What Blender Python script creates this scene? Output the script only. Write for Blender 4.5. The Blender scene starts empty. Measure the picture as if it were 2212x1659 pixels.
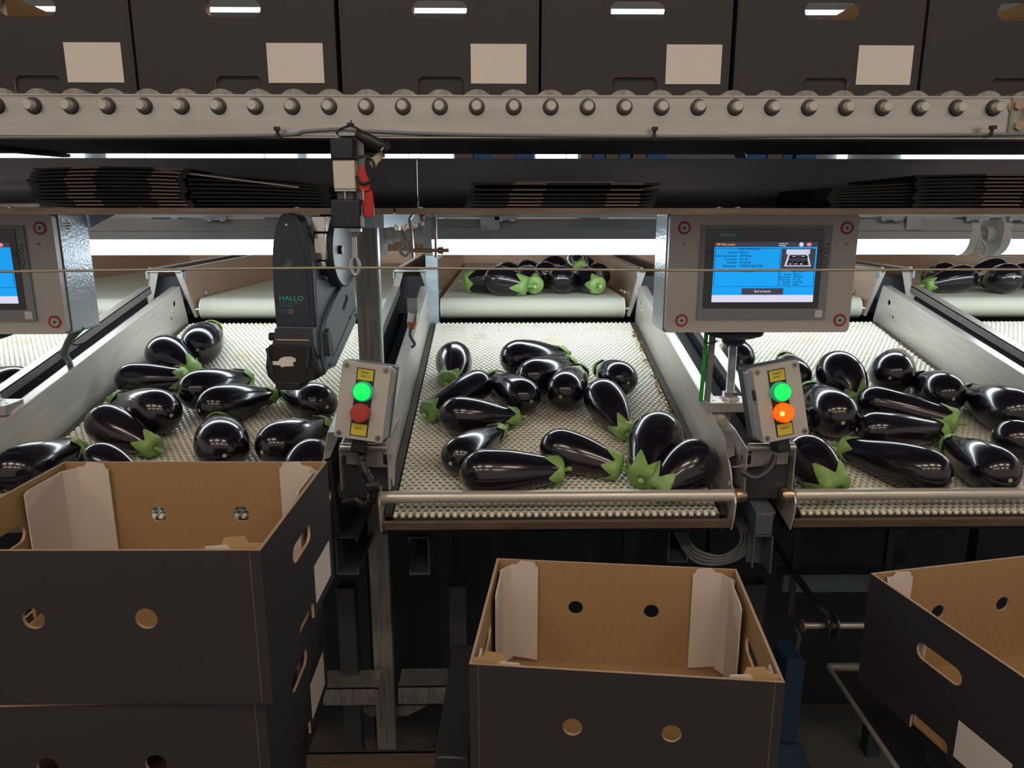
import bpy, bmesh, math, random
from mathutils import Vector as V, Matrix
from mathutils.geometry import tessellate_polygon
random.seed(7)
S = bpy.context.scene
C = S.collection
rad = math.radians
# ------------------------------------------------------------------ camera
F = 1580.0
PITCH, YAW = rad(12.8), rad(-0.94)
CAM = V((0, 0, 1.6))
cd = bpy.data.cameras.new('camera'); cam = bpy.data.objects.new('camera', cd); C.objects.link(cam)
cam.location = CAM; cam.rotation_euler = (rad(90) - PITCH, 0, YAW)
cd.sensor_width = 36; cd.lens = F / 2212 * 36; cd.clip_start = .02; cd.clip_end = 100
S.camera = cam
R3 = cam.rotation_euler.to_matrix()
FWD, UP, RT = R3 @ V((0, 0, -1)), R3 @ V((0, 1, 0)), R3 @ V((1, 0, 0))
# ------------------------------------------------------------------ world, exposure
w = bpy.data.worlds.new('world'); S.world = w; w.use_nodes = True
bg = w.node_tree.nodes['Background']; bg.inputs[0].default_value = (1, .90, .82, 1); bg.inputs[1].default_value = .42
S.view_settings.view_transform = 'Standard'; S.view_settings.look = 'None'
S.view_settings.exposure = 0; S.view_settings.gamma = 1
TUBE, WARM, FAR = 12.0, 24.0, 6.0      # strengths of tube lights, hall lamps, lamps in the far hall

def ray(px, py): return FWD + RT * ((px - 1106) / F) + UP * ((829.5 - py) / F)
def PY(px, py, Y): d = ray(px, py); return CAM + d * (Y / d.y)
def PZ(px, py, Z): d = ray(px, py); return CAM + d * ((Z - 1.6) / d.z)
def PP(px, py, o, n): d = ray(px, py); return CAM + d * ((o - CAM).dot(n) / d.dot(n))
def zc(p): return (p - CAM).dot(FWD)

# ------------------------------------------------------------------ materials
MT = {}
def mat(name, col, rough=.5, metal=0, emit=None, es=1, coat=0, spec=.5, noise=None, bump=None, alpha=1, sss=0):
    """noise=(scale, colour2, contrast, stretch xyz)   bump=(scale, strength, stretch)"""
    m = bpy.data.materials.new(name); m.use_nodes = True; MT[name] = m
    nt = m.node_tree; b = nt.nodes['Principled BSDF']; L = nt.links
    b.inputs['Base Color'].default_value = (*col, 1); b.inputs['Roughness'].default_value = rough
    b.inputs['Metallic'].default_value = metal; b.inputs['Coat Weight'].default_value = coat
    b.inputs['Coat Roughness'].default_value = .05
    b.inputs['Specular IOR Level'].default_value = spec
    if emit: b.inputs['Emission Color'].default_value = (*emit, 1); b.inputs['Emission Strength'].default_value = es
    if alpha < 1: b.inputs['Alpha'].default_value = alpha
    tc = nt.nodes.new('ShaderNodeTexCoord')
    def nz(scale, st):
        mp = nt.nodes.new('ShaderNodeMapping'); mp.inputs['Scale'].default_value = st
        n = nt.nodes.new('ShaderNodeTexNoise'); n.inputs['Scale'].default_value = scale; n.inputs['Detail'].default_value = 5
        L.new(tc.outputs['Object'], mp.inputs[0]); L.new(mp.outputs[0], n.inputs[0]); return n
    if noise:
        sc, c2, (lo, hi), st = noise
        n = nz(sc, st); r = nt.nodes.new('ShaderNodeValToRGB')
        r.color_ramp.elements[0].position = lo; r.color_ramp.elements[1].position = hi
        r.color_ramp.elements[0].color = (*col, 1); r.color_ramp.elements[1].color = (*c2, 1)
        L.new(n.outputs[0], r.inputs[0]); L.new(r.outputs[0], b.inputs['Base Color'])
    if bump:
        sc, s_, st = bump
        n = nz(sc, st); bp = nt.nodes.new('ShaderNodeBump'); bp.inputs['Strength'].default_value = s_; bp.inputs['Distance'].default_value = .002
        L.new(n.outputs[0], bp.inputs['Height']); L.new(bp.outputs[0], b.inputs['Normal'])
    return m
U = (1, 1, 1)
mat('steel', (.60, .57, .53), .36, .72, noise=(6, (.48, .45, .41), (.35, .7), (1, 12, 12)), bump=(60, .06, (1, 20, 20)))
mat('wallsteel', (.66, .63, .58), .42, .45, noise=(9, (.55, .52, .47), (.3, .75), (14, 1, 14)), bump=(50, .08, (20, 1, 20)))
mat('warmtansteel', (.60, .44, .32), .36, .55, noise=(5, (.50, .36, .26), (.3, .7), (10, 1, 10)), bump=(60, .04, (1, 20, 20)))  # tan also carries the warm reflections of the stainless feeder walls
mat('railsteel', (.60, .565, .53), .27, .85, noise=(5, (.52, .48, .44), (.35, .7), (1, 12, 12)), bump=(40, .10, (1, 16, 16)))
mat('pansteel', (.13, .13, .16), .4, .5)
mat('galv', (.50, .53, .54), .4, .7, noise=(14, (.33, .35, .36), (.35, .7), (1, 1, 3)))
mat('galvblue', (.55, .66, .72), .38, .5, noise=(8, (.42, .52, .58), (.35, .7), (1, 6, 6)))
mat('poststeel', (.36, .35, .32), .42, .6, noise=(10, (.20, .19, .17), (.35, .75), (14, 14, 1)))
mat('darksteel', (.075, .078, .09), .34, .45, noise=(3, (.05, .05, .06), (.3, .7), U))
mat('shelfsteel', (.23, .225, .255), .36, .75, noise=(2.5, (.17, .165, .19), (.3, .7), (1, 4, 4)), bump=(30, .03, U))
mat('seam', (.17, .115, .08), .8)
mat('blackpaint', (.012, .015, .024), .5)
mat('underpaint', (.028, .032, .040), .55, .2, noise=(5, (.018, .02, .025), (.3, .7), U))
mat('black', (.012, .012, .014), .42)
mat('rubber', (.03, .031, .034), .75, bump=(180, .5, U))
mat('navyplastic', (.026, .034, .05), .42, bump=(500, .05, U))
mat('litgreyplastic', (.125, .16, .205), .38)  # bluish light on the marker's side is lightened into this colour
mat('alu', (.62, .58, .52), .33, .45, noise=(8, (.55, .51, .45), (.3, .7), (1, 12, 12)))
mat('chrome', (.75, .73, .70), .18, 1)
mat('bronze', (.50, .36, .25), .3, .9)
mat('brownsteel', (.30, .22, .17), .4, .6, noise=(12, (.2, .14, .1), (.3, .7), (1, 8, 8)))
mat('enclosure', (.52, .485, .45), .42, .15, noise=(3, (.47, .44, .41), (.3, .7), (1, 12, 1)))
mat('enclblue', (.40, .46, .52), .28, .35, bump=(160, .55, U))
mat('bezel', (.13, .135, .145), .45)
mat('bezelgrey', (.26, .27, .29), .45)
mat('glassblack', (.010, .010, .016), .12, coat=.6)
mat('scrblue', (.0, .3, .75), .3, emit=(.0, .38, 1.0), es=.75)
mat('scrlight', (.6, .6, .7), .3, emit=(.62, .64, .85), es=.85)
mat('scrdark', (.03, .03, .04), .3, emit=(.06, .06, .085), es=.6)
mat('scrline', (.0, .05, .2), .3, emit=(.0, .07, .25), es=.5)
mat('scrcyan', (.1, .6, .9), .3, emit=(.12, .55, 1), es=.8)
mat('scrorange', (.9, .4, .05), .3, emit=(1, .35, .05), es=1)
mat('scrred', (.8, .1, .1), .3, emit=(.8, .08, .1), es=.8)
mat('white', (.75, .74, .72), .5)
mat('siegreen', (.04, .20, .17), .4)
mat('siewhite', (.55, .62, .60), .5)
mat('dimgrey', (.07, .07, .08), .5)
mat('ringred', (.50, .04, .06), .5)
mat('paper', (.72, .68, .62), .65)
mat('labelgrey', (.60, .57, .50), .6)
mat('ink', (.04, .04, .04), .6)
mat('boxblack', (.021, .019, .022), .62, noise=(900, (.029, .026, .030), (.4, .65), (1, 1, 1)))
mat('kraft', (.36, .222, .102), .8, noise=(250, (.33, .198, .088), (.3, .7), (1, 1, .25)))
mat('kraftedge', (.34, .21, .13), .8, noise=(700, (.5, .35, .25), (.4, .6), U))
mat('liner', (.64, .55, .49), .7, noise=(4, (.61, .52, .46), (.3, .7), U))
mat('sticker', (.68, .62, .58), .6)
mat('belt', (.84, .82, .72), .42, noise=(9, (.74, .60, .36), (.55, .80), U))
mat('beltlink', (.36, .33, .26), .5)
mat('beltbase', (.05, .045, .035), .7)
mat('brownbelt', (.34, .22, .13), .6)
mat('canvas', (.58, .58, .47), .6, noise=(300, (.50, .50, .40), (.62, .7), U))
mat('skin', (.0075, .005, .011), .20, coat=.45, spec=.55, noise=(16, (.016, .006, .012), (.5, .75), U), bump=(24, .14, U))
mat('calyx', (.19, .36, .085), .5, noise=(60, (.30, .46, .15), (.35, .7), (1, 1, 1)), bump=(220, .5, U))
mat('stemcut', (.48, .58, .28), .6)
mat('scar', (.45, .40, .22), .7)
mat('diffuser', (.9, .9, .9), .4, emit=(.86, .94, 1), es=TUBE)
mat('fixture', (.36, .38, .40), .5)
mat('endcap', (.45, .47, .47), .5)
mat('warmlamp', (.9, .9, .9), .4, emit=(1, .83, .66), es=WARM)
mat('farlamp', (.9, .9, .9), .4, emit=(.9, .88, 1), es=FAR)
mat('greenlamp', (.02, .6, .15), .2, emit=(.0, 1, .10), es=.85)
mat('greenlens', (.05, .55, .30), .15, emit=(.01, .5, .2), es=.22)
mat('redlens', (.45, .05, .04), .35)
mat('orangelamp', (.8, .15, .0), .2, emit=(1, .10, .0), es=1.0)
mat('orangehot', (.9, .4, .1), .2, emit=(1, .55, .12), es=2.2)
mat('yellow', (.62, .50, .05), .5)
mat('red', (.50, .022, .018), .38)
mat('cream', (.55, .48, .36), .5)
mat('rope', (.38, .35, .28), .5, .4)
mat('cablegrey', (.16, .175, .18), .45)
mat('cablegreen', (.02, .30, .03), .45)
mat('orangeplug', (.62, .20, .05), .5)
mat('debris', (.36, .17, .06), .8, noise=(80, (.20, .20, .06), (.4, .7), U))
mat('leafdark', (.05, .08, .02), .6)
mat('armpaint', (.10, .11, .135), .45, .3)
mat('blue', (.010, .035, .07), .5)
mat('bluebox', (.03, .12, .38), .5)
mat('brownbox', (.20, .14, .12), .6)
mat('floor', (.09, .085, .08), .6, noise=(3, (.06, .06, .055), (.3, .7), U))
mat('hallwall', (.30, .31, .32), .7)
mat('hallceil', (.10, .10, .11), .8)
mat('pane', (.9, .95, 1), .3, emit=(.80, .95, 1), es=2.2)
mat('teal', (.05, .45, .36), .5)
mat('tealdim', (.06, .13, .15), .5)
mat('textorange', (.65, .25, .06), .5)
mat('tealsteel', (.10, .14, .15), .45, .3)

# ------------------------------------------------------------------ mesh builder
class MB:
    def __init__(s): s.v = []; s.f = []; s.m = []
    def add(s, vs, fs, m=0):
        o = len(s.v); s.v += [V(v) for v in vs]
        for i, f in enumerate(fs): s.f.append([o + j for j in f]); s.m.append(m[i] if isinstance(m, (list, tuple)) else m)
        return s
    def box(s, x0, x1, y0, y1, z0, z1, m=0, X=None):
        vs = [V((x, y, z)) for x in (x0, x1) for y in (y0, y1) for z in (z0, z1)]
        if X: vs = [X @ v for v in vs]
        return s.add(vs, [(0, 1, 3, 2), (4, 6, 7, 5), (0, 4, 5, 1), (2, 3, 7, 6), (0, 2, 6, 4), (1, 5, 7, 3)], m)
    def bar(s, a, b, wd, ht, up=V((0, 0, 1)), m=0):
        a, b = V(a), V(b); d = (b - a).normalized(); sd = d.cross(up).normalized(); u = sd.cross(d)
        q = [(-.5, -.5), (.5, -.5), (.5, .5), (-.5, .5)]
        vs = [p + sd * (x * wd) + u * (y * ht) for p in (a, b) for x, y in q]
        return s.add(vs, [(3, 2, 1, 0), (4, 5, 6, 7)] + [(i, (i + 1) % 4, 4 + (i + 1) % 4, 4 + i) for i in range(4)], m)
    def loft(s, rings, m=0, cap=True, closed=True):
        n = len(rings[0]); vs = [p for r in rings for p in r]; fs = []
        for k in range(len(rings) - 1):
            for i in range(n if closed else n - 1):
                j = (i + 1) % n; fs.append((k * n + i, k * n + j, (k + 1) * n + j, (k + 1) * n + i))
        if cap: fs += [tuple(range(n - 1, -1, -1)), tuple(range((len(rings) - 1) * n, len(rings) * n))]
        return s.add(vs, fs, m)
    def lathe(s, prof, o, ax, seg=24, m=0):
        o, ax = V(o), V(ax).normalized(); t = V((1, 0, 0)) if abs(ax.x) < .8 else V((0, 1, 0))
        e = ax.cross(t).normalized(); g = ax.cross(e)
        return s.loft([[o + ax * h + (e * math.cos(2 * math.pi * i / seg) + g * math.sin(2 * math.pi * i / seg)) * max(r, 1e-5) for i in range(seg)] for r, h in prof], m)
    def cyl(s, a, b, r, r2=None, seg=20, m=0):
        a, b = V(a), V(b); return s.lathe([(r, 0), (r if r2 is None else r2, (b - a).length)], a, b - a, seg, m)
    def tube(s, pts, r, seg=10, m=0, smooth=1):
        pts = [V(p) for p in pts]
        if smooth:
            q = []
            P = [pts[0] * 2 - pts[1]] + pts + [pts[-1] * 2 - pts[-2]]
            for i in range(1, len(P) - 2):
                for k in range(8):
                    t = k / 8; a, b, c, d = P[i - 1], P[i], P[i + 1], P[i + 2]
                    q.append(.5 * ((2 * b) + (c - a) * t + (2 * a - 5 * b + 4 * c - d) * t * t + (3 * b - a - 3 * c + d) * t ** 3))
            pts = q + [pts[-1]]
        rings = []; e = None
        for i, p in enumerate(pts):
            d = (pts[min(i + 1, len(pts) - 1)] - pts[max(i - 1, 0)]).normalized()
            if e is None: e = d.cross(V((.3, .5, .8))).normalized()
            e = (e - d * e.dot(d)).normalized(); g = d.cross(e); rr = r(i / (len(pts) - 1)) if callable(r) else r
            rings.append([p + (e * math.cos(2 * math.pi * k / seg) + g * math.sin(2 * math.pi * k / seg)) * rr for k in range(seg)])
        return s.loft(rings, m)
    def prism(s, polys, o, ex, ey, t, m=(0, 0, 0), wrap=None):
        """2D outline (first) with holes, in the plane (ex, ey) at o, thickness t along ex x ey; m = front(+n), back, rim"""
        o, ex, ey = V(o), V(ex).normalized(), V(ey).normalized(); n = ex.cross(ey)
        if isinstance(m, int): m = (m, m, m)
        ps = [[V((x, y, 0)) for x, y in p] for p in polys]; tri = tessellate_polygon(ps)
        fl = [p for q in ps for p in q]; N = len(fl)
        P = lambda q, h: o + ex * q.x + ey * q.y + n * h
        vs = [P(q, 0) for q in fl] + [P(q, t) for q in fl]; fs = []; ms = []
        for a, b, c in tri:
            cr = (fl[b] - fl[a]).cross(fl[c] - fl[a]).z
            if cr < 0: a, c = c, a
            fs.append((a + N, b + N, c + N)); ms.append(m[0]); fs.append((c, b, a)); ms.append(m[1])
        k = 0
        for q in ps:
            L = len(q); ar = sum(q[i].x * q[(i + 1) % L].y - q[(i + 1) % L].x * q[i].y for i in range(L))
            ccw = (ar > 0) == (q is ps[0])
            for i in range(L):
                a, b = k + i, k + (i + 1) % L
                fs.append((a, b, b + N, a + N) if ccw else (b, a, a + N, b + N)); ms.append(wrap if wrap is not None and q is ps[0] and abs(q[i].x - q[(i + 1) % L].x) < 1e-6 and abs(q[i].y - q[(i + 1) % L].y) > .05 else m[2])
            k += L
        return s.add(vs, fs, ms)
    def xf(s, X): s.v = [X @ v for v in s.v]; return s

def link_mesh(name, mb, mats, parent=None, inv=None, smooth=None, bevel=0, solid=0):
    if isinstance(mats, str): mats = [mats]
    me = bpy.data.meshes.new(name)
    vs = [inv @ v for v in mb.v] if inv else mb.v
    me.from_pydata([tuple(v) for v in vs], [], mb.f)
    for n in mats: me.materials.append(MT[n])
    me.polygons.foreach_set('material_index', mb.m)
    if smooth is not None:
        me.polygons.foreach_set('use_smooth', [True] * len(mb.f)); me.set_sharp_from_angle(angle=rad(smooth))
    if len(mb.f) > 5:
        bm = bmesh.new(); bm.from_mesh(me); bmesh.ops.recalc_face_normals(bm, faces=bm.faces); bm.to_mesh(me); bm.free()
    me.update()
    o = bpy.data.objects.new(name, me); C.objects.link(o); o.parent = parent
    if solid:
        q = o.modifiers.new('solid', 'SOLIDIFY'); q.thickness = solid; q.offset = 0
    if bevel:
        q = o.modifiers.new('bevel', 'BEVEL'); q.width = bevel; q.segments = 2; q.limit_method = 'ANGLE'; q.angle_limit = rad(40)
        me.polygons.foreach_set('use_smooth', [True] * len(mb.f)); me.set_sharp_from_angle(angle=rad(38))
    return o
class Thing:
    def __init__(s, name, label, cat, loc=(0, 0, 0), rot=(0, 0, 0), group=None):
        o = bpy.data.objects.new(name, None); C.objects.link(o); s.o = o; o.empty_display_size = .02
        o.location = loc; o.rotation_euler = rot; o['label'] = label; o['category'] = cat
        if group: o['group'] = group
        s.X = Matrix.Translation(V(loc)) @ o.rotation_euler.to_matrix().to_4x4(); s.inv = s.X.inverted()
    def part(s, name, mb, mats, parent=None, world=True, **k):
        return link_mesh(name, mb, mats, parent or s.o, s.inv if world else None, **k)
def solo(name, mb, mats, label, cat, group=None, kind=None, **k):
    c = sum(mb.v, V()) / len(mb.v); c.z = min(v.z for v in mb.v)
    o = link_mesh(name, mb, mats, None, Matrix.Translation(-c), **k); o.location = c
    o['label'] = label; o['category'] = cat
    if group: o['group'] = group
    if kind: o['kind'] = kind
    return o
def struct(name, mb, mats, **k):
    o = link_mesh(name, mb, mats, None, None, **k); o['kind'] = 'structure'
    o['label'] = name.replace('_', ' ') + ' of the packing hall'; o['category'] = name.split('_')[0]; return o
def copy_tree(o, parent=None):
    c = o.copy(); C.objects.link(c); c.parent = parent
    for ch in [x for x in bpy.data.objects if x.parent is o]: copy_tree(ch, c)
    return c
def text_mb(items, m=0, depth=.0004):
    """items: (string, size, origin, ex, ey, align[, material, xscale]); flat lettering with a little depth"""
    mb = MB()
    for it in items:
        st, sz, o, ex, ey, al = it[:6]; mi = it[6] if len(it) > 6 else m; xs = it[7] if len(it) > 7 else 1
        cu = bpy.data.curves.new('t', 'FONT'); cu.body = st; cu.size = sz; cu.align_x = al; cu.extrude = depth / 2
        cu.resolution_u = 2
        ob = bpy.data.objects.new('t', cu); C.objects.link(ob)
        dg = bpy.context.evaluated_depsgraph_get(); me = bpy.data.meshes.new_from_object(ob.evaluated_get(dg))
        o, ex, ey = V(o), V(ex).normalized(), V(ey).normalized(); n = ex.cross(ey)
        mb.add([o + ex * (v.co.x * xs) + ey * v.co.y + n * v.co.z for v in me.vertices], [tuple(p.vertices) for p in me.polygons], mi)
        bpy.data.objects.remove(ob); bpy.data.meshes.remove(me); bpy.data.curves.remove(cu)
    return mb
def circ(cx, cy, r, n=20, ry=None): return [(cx + r * math.cos(2 * math.pi * i / n), cy + (ry or r) * math.sin(2 * math.pi * i / n)) for i in range(n)]
def slot(cx, cy, w_, h, n=8):
    r = h / 2; return [(cx + w_ / 2 - r + r * math.cos(a), cy + r * math.sin(a)) for a in [math.pi * (-.5 + i / n) for i in range(n + 1)]] + \
        [(cx - w_ / 2 + r + r * math.cos(a), cy + r * math.sin(a)) for a in [math.pi * (.5 + i / n) for i in range(n + 1)]]
def rrect(x0, x1, y0, y1, r, n=4):
    p = []
    for cx, cy, a0 in ((x1 - r, y0 + r, -90), (x1 - r, y1 - r, 0), (x0 + r, y1 - r, 90), (x0 + r, y0 + r, 180)):
        p += [(cx + r * math.cos(rad(a0 + 90 * i / n)), cy + r * math.sin(rad(a0 + 90 * i / n))) for i in range(n + 1)]
    return p
EX, EY, EZ = V((1, 0, 0)), V((0, 1, 0)), V((0, 0, 1))

# ------------------------------------------------------------------ hall: floor, ceiling, far wall with daylight panes, lamps
struct('floor', MB().box(-7, 7, -5, 11, -.05, 0), 'floor')
struct('ceiling', MB().box(-7, 7, -5, 11, 4.6, 4.7), 'hallceil')
struct('wall_back', MB().box(-7, 7, 10.5, 10.7, 0, 4.6), 'hallwall')
wi = 0
for a, b in ((-160, 60), (62, 136), (142, 178), (228, 308), (314, 396), (398, 480), (484, 566), (572, 640), (662, 880), (884, 905), (908, 940), (942, 979), (1158, 1222), (1226, 1250), (1812, 1832), (1952, 1996), (2000, 2080), (2084, 2146), (2150, 2330)):
    wi += 1
    x0, x1 = PY(a, 339, 10.4).x, PY(b, 339, 10.4).x
    struct('window_%d' % wi, MB().box(x0, x1, 10.42, 10.46, 1.9, 3.0), 'pane')
r = Thing('storage_rack', 'grey storage rack far behind the sorting line carrying crates', 'rack', (0, 8.6, 0))
x0, x1 = PY(975, 339, 8.5).x, PY(1900, 339, 8.5).x
r.part('shelf', MB().box(x0 - .1, x1 + .1, 8.4, 8.9, 2.04, 2.1), 'galv')
for x in (x0, (x0 + x1) / 2, x1): r.part('upright', MB().box(x - .04, x + .04, 8.6, 8.68, 0, 2.04), 'galv')
wd = ['first', 'second', 'third', 'fourth', 'fifth', 'sixth', 'seventh', 'eighth', 'ninth', 'tenth', 'eleventh', 'twelfth', 'thirteenth', 'fourteenth']
for i, (a, b, m) in enumerate(((982, 1022, 'brownbox'), (1024, 1064, 'bluebox'), (1070, 1110, 'brownbox'), (1112, 1154, 'bluebox'), (1255, 1280, 'brownbox'), (1282, 1306, 'bluebox'),
        (1310, 1336, 'brownbox'), (1338, 1362, 'bluebox'), (1368, 1396, 'brownbox'), (1398, 1440, 'bluebox'), (1612, 1654, 'bluebox'), (1658, 1690, 'brownbox'), (1692, 1712, 'bluebox'), (1720, 1762, 'bluebox'))):
    x0, x1 = PY(a, 339, 8.45).x, PY(b, 339, 8.45).x
    t = Thing('crate', '%s crate far back in the gap above the tray, %s from left' % ('blue' if m == 'bluebox' else 'brown', wd[i]), 'crate', ((x0 + x1) / 2, 8.65, 2.1), group='crates on the far storage rack')
    t.part('body', MB().box(x0, x1, 8.45, 8.8, 2.1, 2.52), m)
    t.part('rim', MB().box(x0 - .004, x1 + .004, 8.44, 8.81, 2.52, 2.55), m)
# lamps hanging over the hall
def lamp(x, y, z, L, m, lab, along=0, wd_=.16):
    t = Thing('hall_lamp', lab, 'lamp', (x, y, z), (0, 0, rad(90) if along else 0), 'hall lamps')
    t.part('housing', MB().box(-L / 2, L / 2, -wd_ / 2 - .02, wd_ / 2 + .02, .02, .08), 'fixture', world=False)
    t.part('tube', MB().box(-L / 2 + .03, L / 2 - .03, -wd_ / 2, wd_ / 2, 0, .02), m, world=False)
    t.part('hanger', MB().cyl((0, 0, .08), (0, 0, 4.6 - z), .006, seg=6), 'galv', world=False)
k = 0
for y in (-.9, -2.6):
    for x in (-2.6, -.9, .8, 2.5):
        lamp(x, y, 3.9, 1.0, 'warmlamp', 'warm hall lamp over the packers, %s row, %s from the left' % ('front' if y > -1 else 'rear', wd[k % 4]), 0, .22); k += 1
for i, x in enumerate((-3.3, -1.75, -.2, 1.35, 2.9)):
    lamp(x, 6.2, 1.6 + 6.2 * .2515, 1.4, 'farlamp', 'long white hall lamp behind the sorting line, %s from the left' % wd[i], 0, .05)

# ------------------------------------------------------------------ chute conveyors
SL = rad(12.27); ct, st_ = math.cos(SL), math.sin(SL)
BN = V((0, -st_, ct)); BO = V((0, 1.272, 1.6 - .537)); PITCHX = .763; XC = .105
HW, WH = .305, .112
wallx = .326
def belt_mesh(hw, L, name='woven_belt'):
    me = bpy.data.meshes.new(name); vs, fs, ms = [], [], []
    def q(v, f, m):
        o = len(vs); vs.extend(v); fs.extend([tuple(o + j for j in g) for g in f]); ms.extend([m] * len(f))
    q([(-hw, 0, -.006), (hw, 0, -.006), (hw, L, -.006), (-hw, L, -.006), (-hw, 0, -.018), (hw, 0, -.018), (hw, L, -.018), (-hw, L, -.018)],
      [(0, 1, 2, 3), (7, 6, 5, 4), (0, 4, 5, 1), (1, 5, 6, 2), (2, 6, 7, 3), (3, 7, 4, 0)], 2)
    pr = .0107; n = int(L / pr); cp = .0138
    for r in range(n):
        y = (r + .5) * pr
        q([(-hw, y + .0050, -.0062), (hw, y + .0050, -.0062), (hw, y + .0044, -.0030), (-hw, y + .0044, -.0030), (-hw, y + .0016, -.0030), (hw, y + .0016, -.0030), (hw, y + .0010, -.0062), (-hw, y + .0010, -.0062)],
          [(3, 2, 1, 0), (4, 5, 2, 3), (7, 6, 5, 4), (0, 7, 4, 3), (1, 2, 5, 6)], 1)
        m = int(2 * hw / cp)
        for c in range(m):
            x = -hw + cp * (c + .3 + (.5 if r % 2 else 0))
            if x > hw - .003: continue
            a, b = .0037, .0060; v = []
            for (sx, sy, z) in ((a, b, -.006), (a, b, -.0022), (a * .62, b * .7, 0)):
                v += [(x - sx, y - sy, z), (x + sx, y - sy, z), (x + sx, y + sy, z), (x - sx, y + sy, z)]
            q(v, [(0, 1, 5, 4), (1, 2, 6, 5), (2, 3, 7, 6), (3, 0, 4, 7), (4, 5, 9, 8), (5, 6, 10, 9), (6, 7, 11, 10), (7, 4, 8, 11), (8, 9, 10, 11)], 0)
    me.from_pydata(vs, [], fs)
    for n_ in ('belt', 'beltlink', 'beltbase'): me.materials.append(MT[n_])
    me.polygons.foreach_set('material_index', ms); me.update(); return me
BELT = belt_mesh(HW, 1.03)
def wall_poly():
    # side profile (y along belt, z normal) with scalloped front corner
    return [(-.012, -.03), (.05, -.03), (1.05, -.03), (1.06, .0), (1.045, WH), (.115, WH), (.10, WH - .004), (.045, .075), (.028, .062), (.022, .05), (.0, .042), (-.014, .03), (-.016, .0)]
side_word = {-2: 'far left', -1: 'left', 0: 'centre', 1: 'right', 2: 'far right'}
def conveyor(k):
    x = XC + k * PITCHX
    t = Thing('sorting_conveyor', {-2: 'sloping woven belt chute at far left, mostly behind the left touch panel', -1: 'left sloping woven belt chute running down behind the tall carton pair', 0: 'centre sloping cream woven belt chute with fourteen aubergines and steel bar in front', 1: 'right sloping woven belt chute behind the lit green and orange buttons', 2: 'sloping woven belt chute at the far right edge, only its upper end seen'}[k],
              'conveyor', (x, BO.y, BO.z), (SL, 0, 0), 'sloping chutes with woven belts')
    b = bpy.data.objects.new('woven_belt', BELT); C.objects.link(b); b.parent = t.o
    for s in (-1, 1):
        wx = s * wallx
        pl = [(y, z) for y, z in wall_poly()]
        holes = [circ(.018, .012, .007, 12), circ(.03, .047, .006, 12), circ(.99, .075, .009, 14)]
        wl = t.part('side_wall', MB().prism([pl] + holes, (wx - .0015, 0, 0), EY, EZ, .003), 'wallsteel', world=False)
        # folded flange and outer lip
        m = MB().box(*sorted((wx, wx + s * .024)), .115, 1.045, WH - .003, WH)
        m.box(*sorted((wx + s * .021, wx + s * .024)), .115, 1.045, WH - .022, WH)
        m.add([(wx, .115, WH), (wx + s * .024, .115, WH), (wx + s * .012, .06, .088), (wx, .055, .086)], [(0, 1, 2, 3)])
        m2 = t.part('flange', m, 'steel', wl, world=False)
        for (yy, zz) in ((.945, .045), (.965, .06)):
            t.part('bolt', MB().cyl((wx - s * .002, yy, zz), (wx - s * .005, yy, zz), .004, seg=10), 'chrome', wl, world=False)
        t.part('skirt', MB().box(*sorted((wx + s * .006, wx + s * .014)), .06, 1.03, -.09, WH - .03), 'darksteel', world=False)
        t.part('chain_guard', MB().box(*sorted((wx - s * .018, wx - s * .004)), .01, 1.03, -.012, -.003), 'beltbase', world=False)
    t.part('stop_bar', MB().cyl((-wallx + .002, .004, .036), (wallx - .002, .004, .036), .0115, seg=28), 'alu', world=False, smooth=40)
    for s in (-1, 1):
        t.part('end_plug', MB().lathe([(.0095, 0), (.0135, .001), (.0135, .016), (.010, .021), (.0098, .021)], (s * (wallx + .0015), .004, .036), (s, 0, 0), 20), 'bronze', world=False, smooth=40)
    t.part('front_sill', MB().box(-wallx + .004, wallx - .004, -.014, -.006, -.024, -.009), 'brownsteel', world=False)
    t.part('return_belt', MB().box(-HW, HW, .06, 1.02, -.085, -.07), 'blackpaint', world=False)
    t.part('bed_frame', MB().box(-HW, HW, .30, 1.0, -.13, -.09), 'blackpaint', world=False)
    t.part('crossbar', MB().box(x - .3, x + .3, 1.9, 1.94, .86, .90), 'underpaint')
    for s in (-1, 1):
        t.part('leg', MB().box(x + s * .26 - .02, x + s * .26 + .02, 1.9, 1.94, 0, 1.045), 'underpaint')
        t.part('toothed_belt', MB().box(x + s * .12 - .008, x + s * .12 + .008, 1.70, 1.705, .6, 1.0), 'rubber')
    return t
CV = {k: conveyor(k) for k in (-2, -1, 0, 1, 2)}
def belt_world(k, u, v, n=0): return V((XC + k * PITCHX + u, BO.y + v * ct - n * st_, BO.z + v * st_ + n * ct))
# rubber covers and frame in the slots between neighbouring chutes
for k in (-2, -1, 0, 1):
    xm = XC + (k + .5) * PITCHX
    X = Matrix.Translation((xm, BO.y, BO.z)) @ Matrix.Rotation(SL, 4, 'X')
    if k != -1:
        solo('cover_strip', MB().box(-.036, .036, .12, 1.12, .035, .05).xf(X), 'rubber', {-2: 'dark cover strip in the slot at far left', 0: 'dark grained cover strip between centre and right chutes', 1: 'dark cover strip between right and far right chutes'}[k], 'cover', 'cover strips in the slots between chutes')
    else:
        solo('cover_strip', MB().box(-.034, .034, .2, 1.12, -.02, -.005).xf(X), 'blackpaint', 'black recessed strip in the slot behind the tall steel post', 'cover', 'cover strips in the slots between chutes')
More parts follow.
